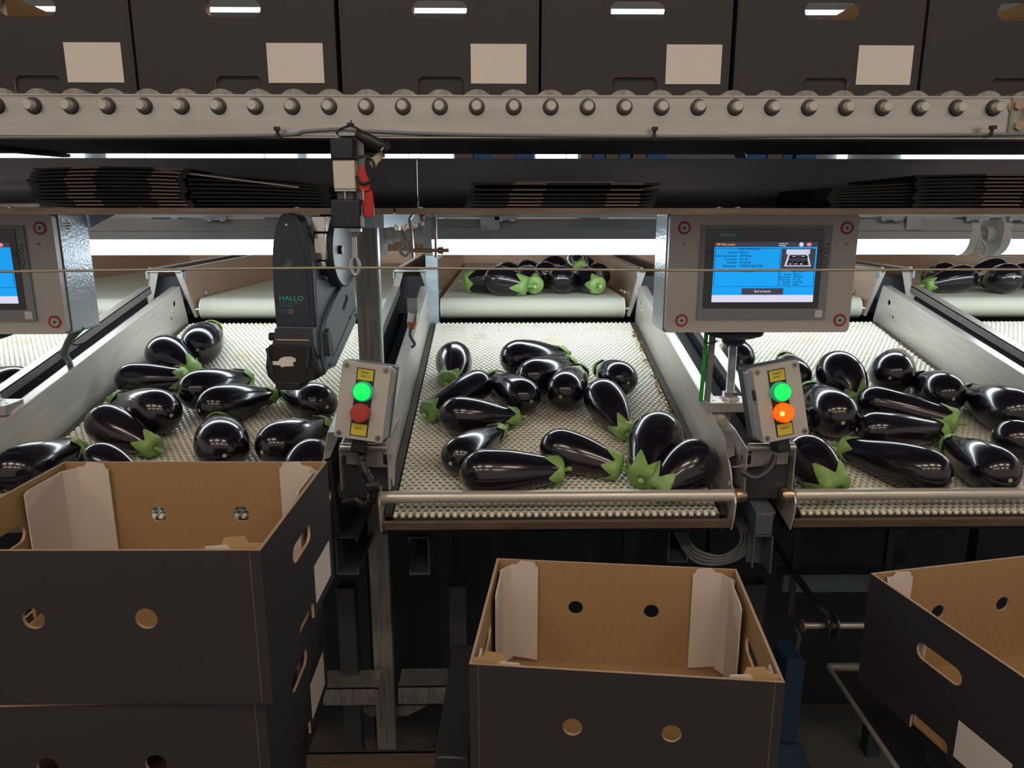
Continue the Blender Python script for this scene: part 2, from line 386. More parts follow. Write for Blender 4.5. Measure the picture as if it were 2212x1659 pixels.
# dried leaf bits
def debris(k, s, n, v0, v1, lab):
    mb = MB()
    for i in range(n):
        v = random.uniform(v0, v1); u = s * (HW - abs(random.gauss(0, .007))); p = belt_world(k, u, v, .001)
        for j in range(4):
            a = random.uniform(0, 6.28); d = V((math.cos(a), math.sin(a), random.uniform(.2, .9))) * random.uniform(.003, .009)
            sd = V((-math.sin(a), math.cos(a), .3)) * .0013
            mb.add([p - sd, p + sd, p + d + V((0, 0, .0015)), p + d * .6 + V((0, 0, -.001))], [(0, 1, 2), (0, 2, 3), (1, 3, 2), (0, 3, 1)])
    solo('dried_leaf_bits', mb, 'debris', lab, 'debris', kind='stuff')
debris(0, 1, 130, .12, .98, 'dried brown calyx scraps along the right edge of the centre belt')
debris(1, 1, 24, .6, .98, 'dried brown calyx scraps beside the wall of the right belt')
debris(2, -1, 14, .98, 1.02, 'dried scraps at the top of the far right belt')

# ------------------------------------------------------------------ feeder conveyors (canvas belts) behind
CZ, CY0, CL = 1.35, 2.325, 1.85
def feeder(k):
    x = XC + k * PITCHX; hw = .292
    t = Thing('feeder_conveyor', {-2: 'level canvas feeder belt at far left between the touch panel and chute', -1: 'empty level cream canvas feeder belt behind the dark label marker', 0: 'level cream canvas feeder belt with a heap of aubergines at its centre', 1: 'level canvas feeder belt hidden mostly by the lit touch panel', 2: 'level cream canvas feeder belt at far right with large aubergines'}[k],
              'conveyor', (x, CY0, CZ), group='level feeder belts with canvas')
    pts = [(0 + .034 - .034 * math.cos(a), -.034 + .034 * math.sin(a)) for a in [rad(90 - 15 * i) for i in range(13)]]
    pts = [(.034 - .034 * math.cos(rad(a)), -.034 + .034 * math.sin(rad(a))) for a in range(-90, 91, 12)]
    pts = pts + [(CL, 0), (CL, -.068)]
    t.part('canvas_belt', MB().prism([[(y, z) for y, z in pts]], (-hw, 0, 0), EY, EZ, 2 * hw), 'canvas', world=False, smooth=30)
    for s in (-1, 1):
        t.part('belt_edge', MB().prism([[(y * 1.0, z) for y, z in pts[:16]]], (s * (hw + .001) - .002, -.001, 0), EY, EZ, .004), 'white', world=False)
        wx0, wx1 = s * (hw + .010), s * (hw + .040)
        # leaning side wall: bottom at belt, top splayed outward, with a turned front edge
        q = [V((wx0, .0, -.055)), V((wx0, CL, -.02)), V((wx1, CL, .115)), V((wx1, -.012, .092))]
        n = V((s * .003, 0, 0)); m = MB().add(q + [p + n for p in q], [(0, 1, 2, 3), (7, 6, 5, 4), (0, 3, 7, 4), (3, 2, 6, 7), (1, 0, 4, 5), (2, 1, 5, 6)])
        wl = t.part('side_wall', m, 'warmtansteel', world=False)
        e = V((s * .026, .006, 0))
        q = [V((wx0, .0, -.058)), V((wx1, -.012, .092)), V((wx1, -.012, .092)) + e, V((wx0, 0, -.058)) + e * .35]
        n = V((0, .003, 0)); t.part('front_edge', MB().add(q + [p + n for p in q], [(0, 1, 2, 3), (7, 6, 5, 4), (0, 3, 7, 4), (3, 2, 6, 7), (1, 0, 4, 5), (2, 1, 5, 6)]), 'wallsteel', wl, world=False)
        t.part('top_rim', MB().bar((wx1 + s * .006, -.012, .094), (wx1 + s * .006, CL, .117), .014, .004), 'steel', wl, world=False)
        t.part('pivot_bolt', MB().cyl((wx0 - s * .004, .02, -.035), (wx0 + s * .016, .02, -.035), .007, seg=12), 'chrome', world=False)
        for yy, r_ in ((.11, .008), (.16, .003), (.19, .003)): t.part('bolt', MB().cyl((wx0 + s * .010, yy, .008), (wx0 + s * .004, yy, .008), r_, seg=12), 'galv', wl, world=False)
    t.part('bed_frame', MB().box(-hw + .01, hw - .01, .08, CL, -.16, -.07), 'blackpaint', world=False)
    return t
FV = {k: feeder(k) for k in (-2, -1, 0, 1, 2)}
# joining hoods between the feeder walls
for k in (-2, -1, 0, 1):
    xm = XC + (k + .5) * PITCHX
    t = Thing('joint_hood', {-2: 'dark joint hood between the far left feeders, behind the touch panel', -1: 'dark joint hood with steel strap behind the tall post, left of centre feeder', 0: 'dark joint hood right of the centre feeder beside the lit touch panel', 1: 'dark joint hood with steel strap left of the far right aubergines'}[k], 'hood', (xm, 2.33, 1.3), group='joint hoods between feeders')
    t.part('panel', MB().prism([[(-.076, .0), (.076, 0), (.052, .118), (-.052, .118)]], (xm, 2.36, 1.30), EX, EZ, .004), 'darksteel')
    t.part('strap', MB().box(xm - .056, xm + .056, 2.30, 2.325, 1.437, 1.4405).box(xm - .056, xm - .053, 2.30, 2.325, 1.415, 1.44).box(xm + .053, xm + .056, 2.30, 2.325, 1.415, 1.44), 'galvblue')
    for s in (-1, 1): t.part('screw', MB().cyl((xm + s * .045, 2.312, 1.44), (xm + s * .045, 2.312, 1.449), .007, seg=8), 'chrome')

# ------------------------------------------------------------------ machine behind: cross belt, panels
t = Thing('sorting_machine', 'tan steel sorting machine body behind the feeder belts', 'machine', (.1, 4.3, 0))
t.part('front_panel', MB().box(-3.6, 3.8, 4.22, 4.25, 1.15, 1.415), 'warmtansteel')
t.part('cross_belt', MB().prism([[(-3.6, 0), (3.8, 0), (3.8, .16), (-3.6, .16)]], (0, 4.26, 1.42), EX, V((0, 1, .28)), .01), 'brownbelt')
mb = MB()
for r in range(7):
    for c in range(230):
        x = -3.5 + c * .032 + (r % 2) * .016; mb.box(x - .009, x + .009, 4.265 + r * .022, 4.28 + r * .022, 1.428 + r * .0062, 1.442 + r * .0062)
t.part('belt_links', mb, 'brownbelt')
t.part('back_panel', MB().prism([[(-3.6, 1.485), (3.8, 1.485), (3.8, 1.66), (-3.6, 1.66)]], (0, 4.55, 0), EX, EZ, .02), 'warmtansteel')
t.part('rail', MB().box(-3.6, 3.8, 4.50, 4.54, 1.475, 1.487), 'steel')
for i, px in enumerate((300, 560, 905, 1290, 1500, 1930)):
    x = PY(px, 480, 4.1).x
    t.part('divider', MB().box(x - .05, x + .05, 4.36, 4.5, 1.45, 1.68), 'darksteel')
    t.part('strut', MB().box(x + .09, x + .12, 4.30, 4.33, 1.45, 1.70), 'galvblue')
t.part('base', MB().box(-3.6, 3.8, 4.3, 4.9, .0, 1.1), 'blackpaint')

# ------------------------------------------------------------------ tube light fixtures
LY = 2.02; LZ = PY(1200, 512, LY).z
def fixture(x0, x1, lab):
    xm = (x0 + x1) / 2
    t = Thing('tube_light', lab, 'lamp', (xm, LY, LZ), group='tube lights over the belts')
    n = 9; R_ = .047
    half = lambda a0, a1, r=R_: [(r * math.cos(rad(a0 + (a1 - a0) * i / 14)), r * math.sin(rad(a0 + (a1 - a0) * i / 14))) for i in range(15)]
    t.part('diffuser', MB().prism([half(188, 352)], (x0 + .022, LY, LZ), EY, EZ, x1 - x0 - .044), 'diffuser', smooth=30)
    top = [(.048, -.005), (.048, .028), (.034, .048), (-.034, .048), (-.048, .028), (-.048, -.005)]
    t.part('housing', MB().prism([top], (x0 + .02, LY, LZ), EY, EZ, x1 - x0 - .04).box(x0 + .02, x1 - .02, LY - .052, LY - .047, LZ + .018, LZ + .024), 'fixture')
    for s, xe in ((-1, x0), (1, x1)):
        cap = half(180, 360, .05) + [(.05, .03), (.036, .052), (-.036, .052), (-.05, .03)]
        c = t.part('end_cap', MB().prism([cap], (xe - (.0 if s < 0 else .024), LY, LZ), EY, EZ, .024), 'endcap', bevel=.002)
        t.part('gland', MB().lathe([(.024, 0), (.024, .022), (.017, .023), (.017, .045), (.009, .052), (.009, .055)], (xe, LY, LZ + .006), (s, 0, 0), 12), 'endcap', c)
    for f in (.12, .88):
        xx = x0 + (x1 - x0) * f
        t.part('clip', MB().box(xx - .025, xx + .025, LY - .055, LY + .055, LZ + .046, LZ + .054).box(xx - .025, xx + .025, LY - .056, LY - .053, LZ + .02, LZ + .054), 'galv')
    return t
xe1 = PY(832, 512, LY).x; xs2 = PY(917, 512, LY).x; xe2 = PY(2090, 512, LY).x; xs3 = PY(2140, 512, LY).x
Lf = xe2 - xs2
fixture(xe1 - Lf, xe1, 'bright tube light left of the steel post, behind the label marker')
fixture(xs2, xe2, 'bright tube light over the centre and right belts, behind the touch panel')
fixture(xs3, xs3 + Lf, 'bright tube light at the right edge with pale end cap')
for (a, b, lab) in ((xe1 + .05, xs2 - .05, 'pale grey cable loop joining lamps beside the steel post'), (xe2 + .05, xs3 - .05, 'pale grey cable loop joining lamps at the right edge')):
    if b - a < .012: m_ = (a + b) / 2; a, b = m_ - .012, m_ + .012
    m_ = (a + b) / 2
    solo('lamp_cable', MB().tube([(a, LY, LZ + .006), (m_ - .004, LY - .012, LZ - .0), (m_ - .012, LY - .02, LZ - .035), (m_ + .004, LY - .02, LZ - .05), (m_ + .014, LY - .015, LZ - .03), (m_ + .002, LY - .005, LZ - .0), (b, LY, LZ + .006)], .0045, 8), 'endcap', lab, 'cable', smooth=60)
# carrying profile over the lamps and its hangers
Yp = 2.02; z0 = PY(1200, 470, Yp - .03).z; z1 = PY(1200, 458, Yp - .03).z
t = Thing('support_rail', 'pale galvanised profile running above the tube lights', 'rail', (.1, Yp, z0), group='steel supports')
t.part('profile', MB().box(-3.2, 3.4, Yp - .03, Yp + .03, z0, z0 + .018), 'galvblue')
t.part('flange', MB().box(-3.2, 3.4, Yp + .026, Yp + .03, z0 + .018, z0 + .05), 'galvblue')
for px in (1093, 480, 1905, 2085, 2175):
    x = PY(px, 470, Yp).x
    t.part('hanger', MB().box(x - .026, x + .026, Yp - .052, Yp + .02, LZ + .054, z0).box(x - .03, x + .03, Yp - .056, Yp - .05, LZ + .045, z0 + .004), 'galv')
    for s in (-1, 1): t.part('nut', MB().cyl((x + s * .016, Yp - .04, z0 - .009), (x + s * .016, Yp - .04, z0), .007, seg=6), 'chrome')
# ------------------------------------------------------------------ cartons
def half_mats(): return ['boxblack', 'kraft', 'kraftedge', 'liner', 'sticker', 'seam']
def carton(loc, rz, lab, group, W=.40, D=.30, H=.19, name='carton', labelside=None, liners=True, seam=(), dark_slot=False):
    """origin at the bottom centre; long sides face +-y with two round holes, short sides face +-x with hand slots"""
    t = Thing(name, lab, 'box', loc, (0, 0, rz), group); T = .004; P = half_mats(); M_ = (0, 1, 2)
    hole = .0627; r = .0125
    for s in (-1, 1):
        o = V((0, s * (D / 2), 0)); ex = V((-s, 0, 0)) if s > 0 else V((1, 0, 0)); n = ex.cross(EZ)   # outward
        outer = [(-W / 2, 0), (W / 2, 0), (W / 2, H), (-W / 2, H)]
        hz = H - .082
        t.part('long_panel', MB().prism([outer, circ(-hole, hz, r, 24, r * 1.0), circ(hole, hz, r, 24)], o - n * T, ex, EZ, T, M_, wrap=0), P, world=False)
        if seam and s < 0:
            for q in seam: t.part('seam_edge', MB().box(q * (W / 2 - .012) - .00035, q * (W / 2 - .012) + .00035, -D / 2 - .0005, -D / 2, .002, H, 5), P, world=False)
        ex = V((0, 1, 0)) if s > 0 else V((0, -1, 0)); o = V((s * W / 2, 0, 0)); n = ex.cross(EZ)
        d = D / 2 - T - .0002
        nl = [(-.035, 0), (-.035, .020), (-.029, .026), (.029, .026), (.035, .020), (.035, 0)]
        outer = [(-d, 0)] + nl + [(d, 0), (d, H), (-d, H)]
        t.part('short_panel', MB().prism([outer, slot(0, H - (.070 if dark_slot else .062), .082, .025)], o - n * T, ex, EZ, T, M_, wrap=0), P, world=False)
        if dark_slot: t.part('slot_backing', MB().box(-.045, .045, -.0015, 0, -.002, .034, 0, Matrix.Translation(o - n * (T + .001)) @ Matrix(((ex.x, n.x, 0), (ex.y, n.y, 0), (0, 0, 1))).to_4x4()), P, world=False)  # black backing added so the lower slot reads dark despite the lit inside
        if labelside == s or labelside == 2:
            t.part('label', MB().box(-.042, .042, .0002, .0009, -.028, .028, 4, Matrix.Translation(o + EZ * .044 + ex * .088) @ Matrix((( ex.x, n.x, 0), (ex.y, n.y, 0), (0, 0, 1))).to_4x4()), P, world=False)
    t.part('base', MB().box(-W / 2 + T + .005, W / 2 - T - .005, -D / 2 + T, D / 2 - T, 0.001, .005, 1), P, world=False)
    if liners:
        for sx in (-1, 1):
            for sy in (-1, 1):
                xi, yi = sx * (W / 2 - T), sy * (D / 2 - T); hh = H - .004
                long_ = D / 2 - (.066 if sy > 0 else .098)
                # leg on the long panel
                a = MB().prism([[(0, .016), (.046, .010), (.046, hh - .004), (.043, hh - .004), (.040, hh + .004), (.016, hh + .006), (.011, hh), (0, hh - .002)]],
                               V((xi - sx * .020, yi - sy * .0045, 0)), V((-sx, 0, 0)), EZ, .0025, 3)
                # slanting corner leg
                a.prism([[(0, .010), (.031, .010), (.031, hh - .002), (0, hh - .002)]], V((xi - sx * .0045, yi - sy * .026, 0)), V((-sx * .6, sy * .8, 0)), EZ, .002, 3)
                # leg along the short panel, slanting top edge; near one shorter
                b = MB().prism([[(0, .006), (long_, .006), (long_, hh * (.97 if sy > 0 else .28)), (long_ * (.9 if sy > 0 else .35), hh - .002), (0, hh - .002)]],
                               V((xi - sx * (.009 if sy > 0 else .0045), yi - sy * .024, 0)), V((0, -sy, 0)), EZ, .0022, 3)
                t.part('corner_liner', a, P, world=False); t.part('side_liner', b, P, world=False)
            # kraft locking tab lying on the near rim corners
            yi = -D / 2 + T
            t.part('locking_tab', MB().prism([[(0, 0), (.062, 0), (.052, .006), (.044, .008), (.040, .018), (.018, .020), (.012, .012), (0, .012)]], V((sx * (W / 2 - T), yi + .004, H - .008)), V((-sx, 0, 0)), V((0, .35, 1)), .0022, 1), P, world=False)
    return t
# --- near cartons
def avg(*p): return sum(p, V()) / len(p)
Zt = 1.6 - .556
c0 = avg(PZ(1075, 1205, Zt), PZ(1590, 1232, Zt), PZ(1017, 1436, Zt), PZ(1690, 1470, Zt))
carton((c0.x, c0.y, Zt - .19), rad(-6.6), 'open black carton standing alone at centre foreground, tan inside', 'cartons at the packing stations', W=.392, labelside=-1, seam=(-1, 1))
Zl = 1.6 - .354
c1 = (PZ(578, 1193, Zl) + PZ(697, 992, Zl)) / 2
carton((c1.x - .196, c1.y, Zl - .19), rad(-.8), 'open black carton on top of the left foreground pair, pale inner flaps', 'cartons at the packing stations', W=.392, labelside=1, seam=(1,))
carton((c1.x - .214, c1.y + .004, Zl - .384), rad(1.2), 'black carton under the open one at left foreground', 'cartons at the packing stations', W=.392, labelside=1, seam=(1,))
Zr = 1.6 - .545; ra = rad(11.3)
cr = PZ(1880, 1238, Zr); off = Matrix.Rotation(ra, 3, 'Z') @ V((.196, -.15, 0))
carton((cr.x + off.x, cr.y + off.y, Zr - .19), ra, 'open black carton turned at the right foreground, hand slot facing left', 'cartons at the packing stations', W=.392, labelside=-1)
# --- cartons on the roller conveyor
RY = 1.185; RZ = PY(1106, 205, RY).z
gaps = [PY(px, 205, RY).x for px in (300, 736, 1166, 1577, 1982)]
gaps = [gaps[0] - .300] + gaps + [gaps[-1] + .295]
nm = ['leftmost black carton on the roller track, cut by the frame', 'second black carton on the roller track, left of the pull switch', 'third black carton on the roller track, light glinting in its slot', 'fourth black carton on the roller track, above the middle flat cartons', 'fifth black carton on the roller track, above the touch panel', 'rightmost black carton on the roller track, cut by the frame']
for i in range(6):
    x0, x1 = gaps[i], gaps[i + 1]
    carton(((x0 + x1) / 2, RY + .20, RZ), rad(90 + (.15, -.3, .2, -.2, .3, 0)[i]), nm[i], 'cartons on the roller track', W=.40, D=x1 - x0 - .0055, labelside=-1, dark_slot=True)

# ------------------------------------------------------------------ roller conveyor
YR = 1.118
zt, zb = PY(1106, 206, YR).z, PY(1106, 297, YR).z
t = Thing('roller_conveyor', 'steel roller track carrying the black cartons across the top', 'conveyor', (.1, YR, zb))
t.part('side_rail', MB().box(-1.3, 1.45, YR, YR + .003, zb, zt).box(-1.3, 1.45, YR - .003, YR + .022, zt - .002, zt).box(-1.3, 1.45, YR - .010, YR + .02, zb - .002, zb + .001).box(-1.3, 1.45, YR - .010, YR - .008, zb, zb + .004), 'railsteel')
t.part('far_rail', MB().box(-1.3, 1.45, YR + .372, YR + .375, zb + .011, zt), 'darksteel')
t.part('drip_pan', MB().box(-1.3, 1.45, YR + .02, YR + .36, zb + .006, zb + .010), 'pansteel')
for xx in (-.95, -.35, .35, 1.0): t.part('cross_brace', MB().bar((xx, YR + .02, zb + .002), (xx + .12, YR + .36, zb + .002), .02, .006), 'darksteel')
rxs = [PY(73 + 79.75 * i, 232, YR).x for i in range(-1, 28)]
for x in rxs:
    zr_ = PY(1106, 231, YR).z
    rr = RZ - zr_
    ro = t.part('roller', MB().cyl((x, YR + .014, zr_), (x, YR + .365, zr_), rr - .0005, seg=24).cyl((x, YR + .010, zr_), (x, YR + .014, zr_), .010, seg=12), 'poststeel', smooth=40)
    t.part('axle_bush', MB().lathe([(.0105, 0), (.0118, .001), (.0105, .0045), (.0075, .005)], (x, YR, zr_), (0, -1, 0), 18), 'darksteel', ro, smooth=40)
    t.part('axle_end', MB().lathe([(.0074, .002), (.0074, .015), (.0062, .0165)], (x, YR, zr_), (0, -1, 0), 14), 'alu', ro, smooth=40)
for px, py in ((2196, 228), (2196, 272)):
    p = PY(px, py, YR); t.part('bolt', MB().cyl(p, p - EY * .007, .007, seg=6).cyl(p + EY * 0, p - EY * .002, .013, seg=16), 'bronze')
p = PY(2180, 250, YR); t.part('end_bracket', MB().box(p.x, p.x + .12, YR - .003, YR + .001, zb + .003, zt - .003), 'poststeel')
# cable with ties along the rail
cy = YR - .012
pts = [PY(px, py, cy) for px, py in ((0, 297), (300, 296), (602, 292), (660, 284), (742, 279), (800, 284), (1000, 291), (1412, 295), (1800, 293), (2137, 291), (2212, 290), (2400, 290))]
solo('signal_cable', MB().tube(pts, .0026, 8), 'cablegrey', 'thin grey cable tied along the bottom of the roller track rail', 'cable', smooth=60)
for i, (px, py) in enumerate(((602, 288), (1412, 288), (2137, 285))):
    p = PY(px, py, cy)
    solo('cable_tie', MB().box(p.x - .0022, p.x + .0022, p.y - .006, p.y - .004, p.z - .008, p.z + .006).box(p.x - .004, p.x + .004, p.y - .010, p.y - .003, p.z + .003, p.z + .008), 'black',
         'small black cable tie on the roller track rail, %s' % ('above the left-centre flat cartons', 'above the middle flat cartons', 'near the right frame edge')[i], 'cable tie', 'cable ties on the rail')

# ------------------------------------------------------------------ shelf (folded sheet tray) with flat cartons
YS0, YS1 = 1.235, 1.60
zl = PY(1106, 455, YS0).z; ztop = PY(1106, 342.5, YS1).z
prof = [(YS0, zl - .004), (YS0, zl + .004), (YS0 + .002, zl + .004), (YS0 + .004, zl), (YS1 - .03, zl), (YS1 - .012, zl + .004), (YS1 - .002, zl + .02), (YS1, zl + .05), (YS1 - .002, ztop), (YS1 + .02, ztop), (YS1 + .02, ztop - .003), (YS1 + .002, ztop - .003), (YS1 + .003, zl + .05), (YS1 + .001, zl + .018), (YS1 - .010, zl + .001), (YS1 - .03, zl - .003), (YS0 + .002, zl - .004)]
xj = PY(884, 380, 1.45).x
for a, b, lab in ((-1.6, xj - .0015, 'dark bent steel tray left of the joint, holding the left flat cartons'), (xj + .0015, 1.75, 'dark bent steel tray right of the joint, holding middle and right flat cartons')):
    t = Thing('shelf_tray', lab, 'shelf', ((a + b) / 2, YS0, zl), group='steel trays')
    t.part('sheet', MB().prism([prof], (a, 0, 0), EY, EZ, b - a), 'shelfsteel', smooth=30)
    t.part('front_lip', MB().box(a, b, YS0 - .003, YS0, zl - .006, zl + .004), 'brownsteel')
    if a > -1: t.part('joint_strip', MB().prism([[(y, z) for y, z in ((YS1 - .001, zl + .022), (YS1 + .001, zl + .05), (YS1, ztop), (YS1 - .004, ztop + .001), (YS1 - .003, zl + .05), (YS1 - .005, zl + .024))]], (a - .002, 0, 0), EY, EZ, .003), 'white')
    for px, py in ((22, 444), (306, 455), (642, 444), (908, 446), (1553, 444), (1594, 444)):
        p = PY(px, py, YS0 + .03)
        if a < p.x < b: t.part('bolt', MB().lathe([(.010, 0), (.010, .001), (.0065, .002), (.0055, .005), (.002, .006)], (p.x, p.y, zl + .001), (0, 0, 1), 12), 'steel')
# supports of the shelf
def flat_box(xc, y, z, w_, lab, group, k, ends=(1, 1), bow=0, tilt=0, depth=.25, notch=((-.115, -.045), (.055, .125)), top=False):
    th = .0034; n = 16; gap = .0006
    t = Thing('flattened_carton', lab, 'box', (xc, y, z), (0, tilt, 0), group)
    def zz(x): return bow * (1 - (2 * x / w_) ** 2)
    up, lo = [], []
    for i in range(n + 1):
        x = -w_ / 2 + w_ * i / n; e = min(1, (w_ / 2 - abs(x)) / .012)
        o_ = .0007 * (1 - e)
        up.append((x, zz(x) + th / 2 + o_)); lo.append((x, zz(x) - th / 2 - o_))
    le = [(-w_ / 2 - .0035 * math.cos(a), zz(w_ / 2) + .0024 * math.sin(a)) for a in [rad(-60 + 30 * i) for i in range(5)]]
    re = [(w_ / 2 + .0035 * math.cos(a), zz(w_ / 2) + .0024 * math.sin(a)) for a in [rad(60 - 30 * i) for i in range(5)]]
    outl = lo + [p for p in reversed(re)] + up[::-1] + [p for p in reversed(le)]
    t.part('folded_board', MB().prism([outl], (0, depth, 0), EX, EZ, depth), 'boxblack', world=False)
    for a, b in notch:
        m = 4; U_, D_ = [], []
        for i in range(m + 1):
            x0 = a + (b - a) * i / m; U_.append((x0, zz(x0) + .0011)); D_.append((x0, zz(x0) - .0011))
        t.part('cut_edge', MB().prism([D_ + U_[::-1]], (0, .001, 0), EX, EZ, .0022), 'kraftedge', world=False)
    zz0 = zz(w_ / 2)
    for s in (-1, 1):
        if ends[0 if s < 0 else 1]: t.part('fold_edge', MB().tube([(s * (w_ / 2 - .012), -.0006, zz0 + .0012), (s * (w_ / 2 + .0028), -.0006, zz0 + .0022), (s * (w_ / 2 + .0048), -.0006, zz0), (s * (w_ / 2 + .0028), -.0006, zz0 - .0022), (s * (w_ / 2 - .012), -.0006, zz0 - .0012)], .0005, 5), 'dimgrey', world=False)
    if top: t.part('pale_flap', MB().prism([[(-w_ * .27, .004), (w_ * .27, .004), (w_ * .25, depth * .9), (-w_ * .25, depth * .9)]], (0, 0, zz(0) + th / 2 + .0006), EX, EY, .0012), 'liner', world=False)
    return t
ordn = ['lowest', 'second from bottom', 'third from bottom', 'fourth from bottom', 'fifth from bottom', 'sixth from bottom', 'seventh from bottom', 'eighth from bottom', 'ninth from bottom', 'tenth from bottom', 'eleventh from bottom', 'twelfth from bottom', 'thirteenth from bottom']
YB = YS0 + .02
def stack(pxs, base, step, n, w_, where, group, **k):
    z = zl + .0035
    xs = pxs
    for i in range(n):
        x = PY(xs[i % len(xs)], 440, YB).x
        lab = 'black flattened carton, %s of the %s stack on the tray' % ('topmost' if i == n - 1 else ordn[i], where)
        kk = dict(k); kk['top'] = k.get('top', False) and i == n - 1
        st = step[i] if isinstance(step, list) else step
        if 'bows' in kk: bw = kk.pop('bows'); kk['bow'] = bw * i / n
        if 'tilts' in kk: tl = kk.pop('tilts'); kk['tilt'] = tl[i] if i < len(tl) else 0
        flat_box(x, YB, z, w_, lab, group, i, **kk); z += st
stack([1205, 1210, 1213, 1215, 1213, 1220, 1222], 0, [.0055, .0055, .0058, .006, .0075, .0095, .01], 7, .305, 'middle', 'flat cartons in the middle stack', notch=((-.088, -.032), (.075, .130)), top=True)
# left: two overlapping piles
stack([250, 252, 248, 236, 233, 240, 238, 236, 232, 240, 244, 250], 0, .0056, 12, .245, 'left', 'flat cartons in the left stack', notch=((-.066, -.020), (.070, .116)), bows=.004)
ox = YB
YB = YS0 + .032
stack([520, 560, 575, 560, 565, 560, 560, 560, 566], 0, .0058, 9, .225, 'left-centre', 'flat cartons in the left-centre stack', notch=(), ends=(0, 1), bows=.003, tilts=[0, 0, rad(.3), rad(.8), rad(1.2), rad(1.8), rad(2.4), rad(3.2), rad(4.5)])
YB = YS0 + .02
stack([2160, 2158, 2162, 2156, 2160, 2165, 2160, 2158, 2162, 2160], 0, .0058, 10, .285, 'right', 'flat cartons in the right stack', notch=((-.03, .035),), bows=.003)
YB = YS0 + .034
stack([1945, 1950, 1945, 1940, 1942, 1945, 1948, 1950], 0, .0058, 8, .235, 'right-centre', 'flat cartons in the right-centre stack', notch=(), ends=(1, 1), tilts=[0, 0, 0, -rad(.6), -rad(1.2), -rad(1.8), -rad(2.5), -rad(3.2)])
t = Thing('flattened_carton', 'loose black flattened carton slanting over the left stack with pale edge', 'box', tuple(PY(330, 365, YS0 + .03)), (0, rad(7), 0), 'flat cartons in the left stack')
t.part('folded_board', MB().box(0, .24, 0, .22, -.0016, .0016, 0), 'boxblack', world=False)
t.part('cut_edge', MB().box(0, .24, -.0012, .0005, -.0013, .0013), 'paper', world=False)

# ------------------------------------------------------------------ steel post and nearby steelwork
YP = 1.55
a, b = PY(797, 480, YP), PY(842, 1612, YP)
a.x = PY(798, 701, YP).x
t = Thing('steel_post', 'grey galvanised upright post behind the green and red button box', 'post', (a.x, YP, b.z))
pw = .0228; xp = a.x
t.part('post', MB().box(xp - pw, xp + pw, YP - .012, YP + .012, b.z, a.z + .01).box(xp - .003, xp + .003, YP - .0132, YP - .011, b.z, a.z), 'poststeel', bevel=.003)
t.part('edge_highlight', MB().box(xp + pw, xp + pw + .0035, YP - .012, YP + .012, 1.6 - .36, a.z), 'galvblue')  # pale strip paints the highlight along the post's right side
t.part('foot', MB().box(xp - .10, xp + .10, YP - .03, YP + .03, b.z - .012, b.z), 'poststeel')
# galvanised beam running back from the post top
p = PY(800, 476, 1.40); q = PY(905, 468, 2.1)
t = Thing('support_beam', 'pale galvanised beam running back from the post top', 'beam', tuple(p), group='steel supports')
t.part('web', MB().bar(p + V((0, 0, .0)), q + V((.0, 0, .0)), .05, .028), 'galvblue')
for f in (.2, .4, .6, .8): c = p.lerp(q, f); t.part('bolt', MB().cyl(c + V((.028, 0, -.022)), c + V((.028, 0, -.012)), .006, seg=8), 'chrome')
# clamp bracket hanging under the tray
YC_ = 1.33
P_ = lambda px, py: PY(px, py, YC_)
t = Thing('hanging_bracket', 'brown steel hoop bracket with wing nut hanging under the tray', 'bracket', tuple(P_(915, 460)))
hp = [P_(893, 556), P_(889, 500), P_(885, 474), P_(892, 462), P_(902, 460), P_(928, 460), P_(938, 463), P_(941, 474), P_(941, 510), P_(942, 556)]
mb = MB()
for i in range(len(hp) - 1): mb.bar(hp[i], hp[i + 1], .004, .018, up=EY)
t.part('hoop', MB().loft([[hp[i] + V((0, dy, 0)) + (EX if i > 4 else -EX) * 0 + q_ for dy, q_ in ((-.008, (hp[min(i + 1, 9)] - hp[max(i - 1, 0)]).normalized().cross(EY) * .002), (.008, (hp[min(i + 1, 9)] - hp[max(i - 1, 0)]).normalized().cross(EY) * .002), (.008, (hp[min(i + 1, 9)] - hp[max(i - 1, 0)]).normalized().cross(EY) * -.002), (-.008, (hp[min(i + 1, 9)] - hp[max(i - 1, 0)]).normalized().cross(EY) * -.002))] for i in range(10)]), 'brownsteel')
t.part('threaded_pin', MB().cyl(P_(886, 541), P_(970, 541), .0035, seg=10), 'brownsteel')
t.part('wing_nut', MB().cyl(P_(946, 541), P_(955, 541), .006, seg=10).bar(P_(948, 541), P_(957, 534), .005, .004).bar(P_(948, 541), P_(957, 549), .005, .004), 'brownsteel')
t.part('bolt', MB().cyl(P_(912, 460), P_(912, 466), .010, .006, seg=8).cyl(P_(912, 466), P_(912, 476), .004, seg=8), 'brownsteel')
p = PY(930, 470, 2.29)
solo('support_column', MB().box(p.x - .018, p.x + .018, 2.285, 2.315, 1.15, p.z), 'galvblue', 'pale green-grey upright in the slot left of the centre feeder', 'post')

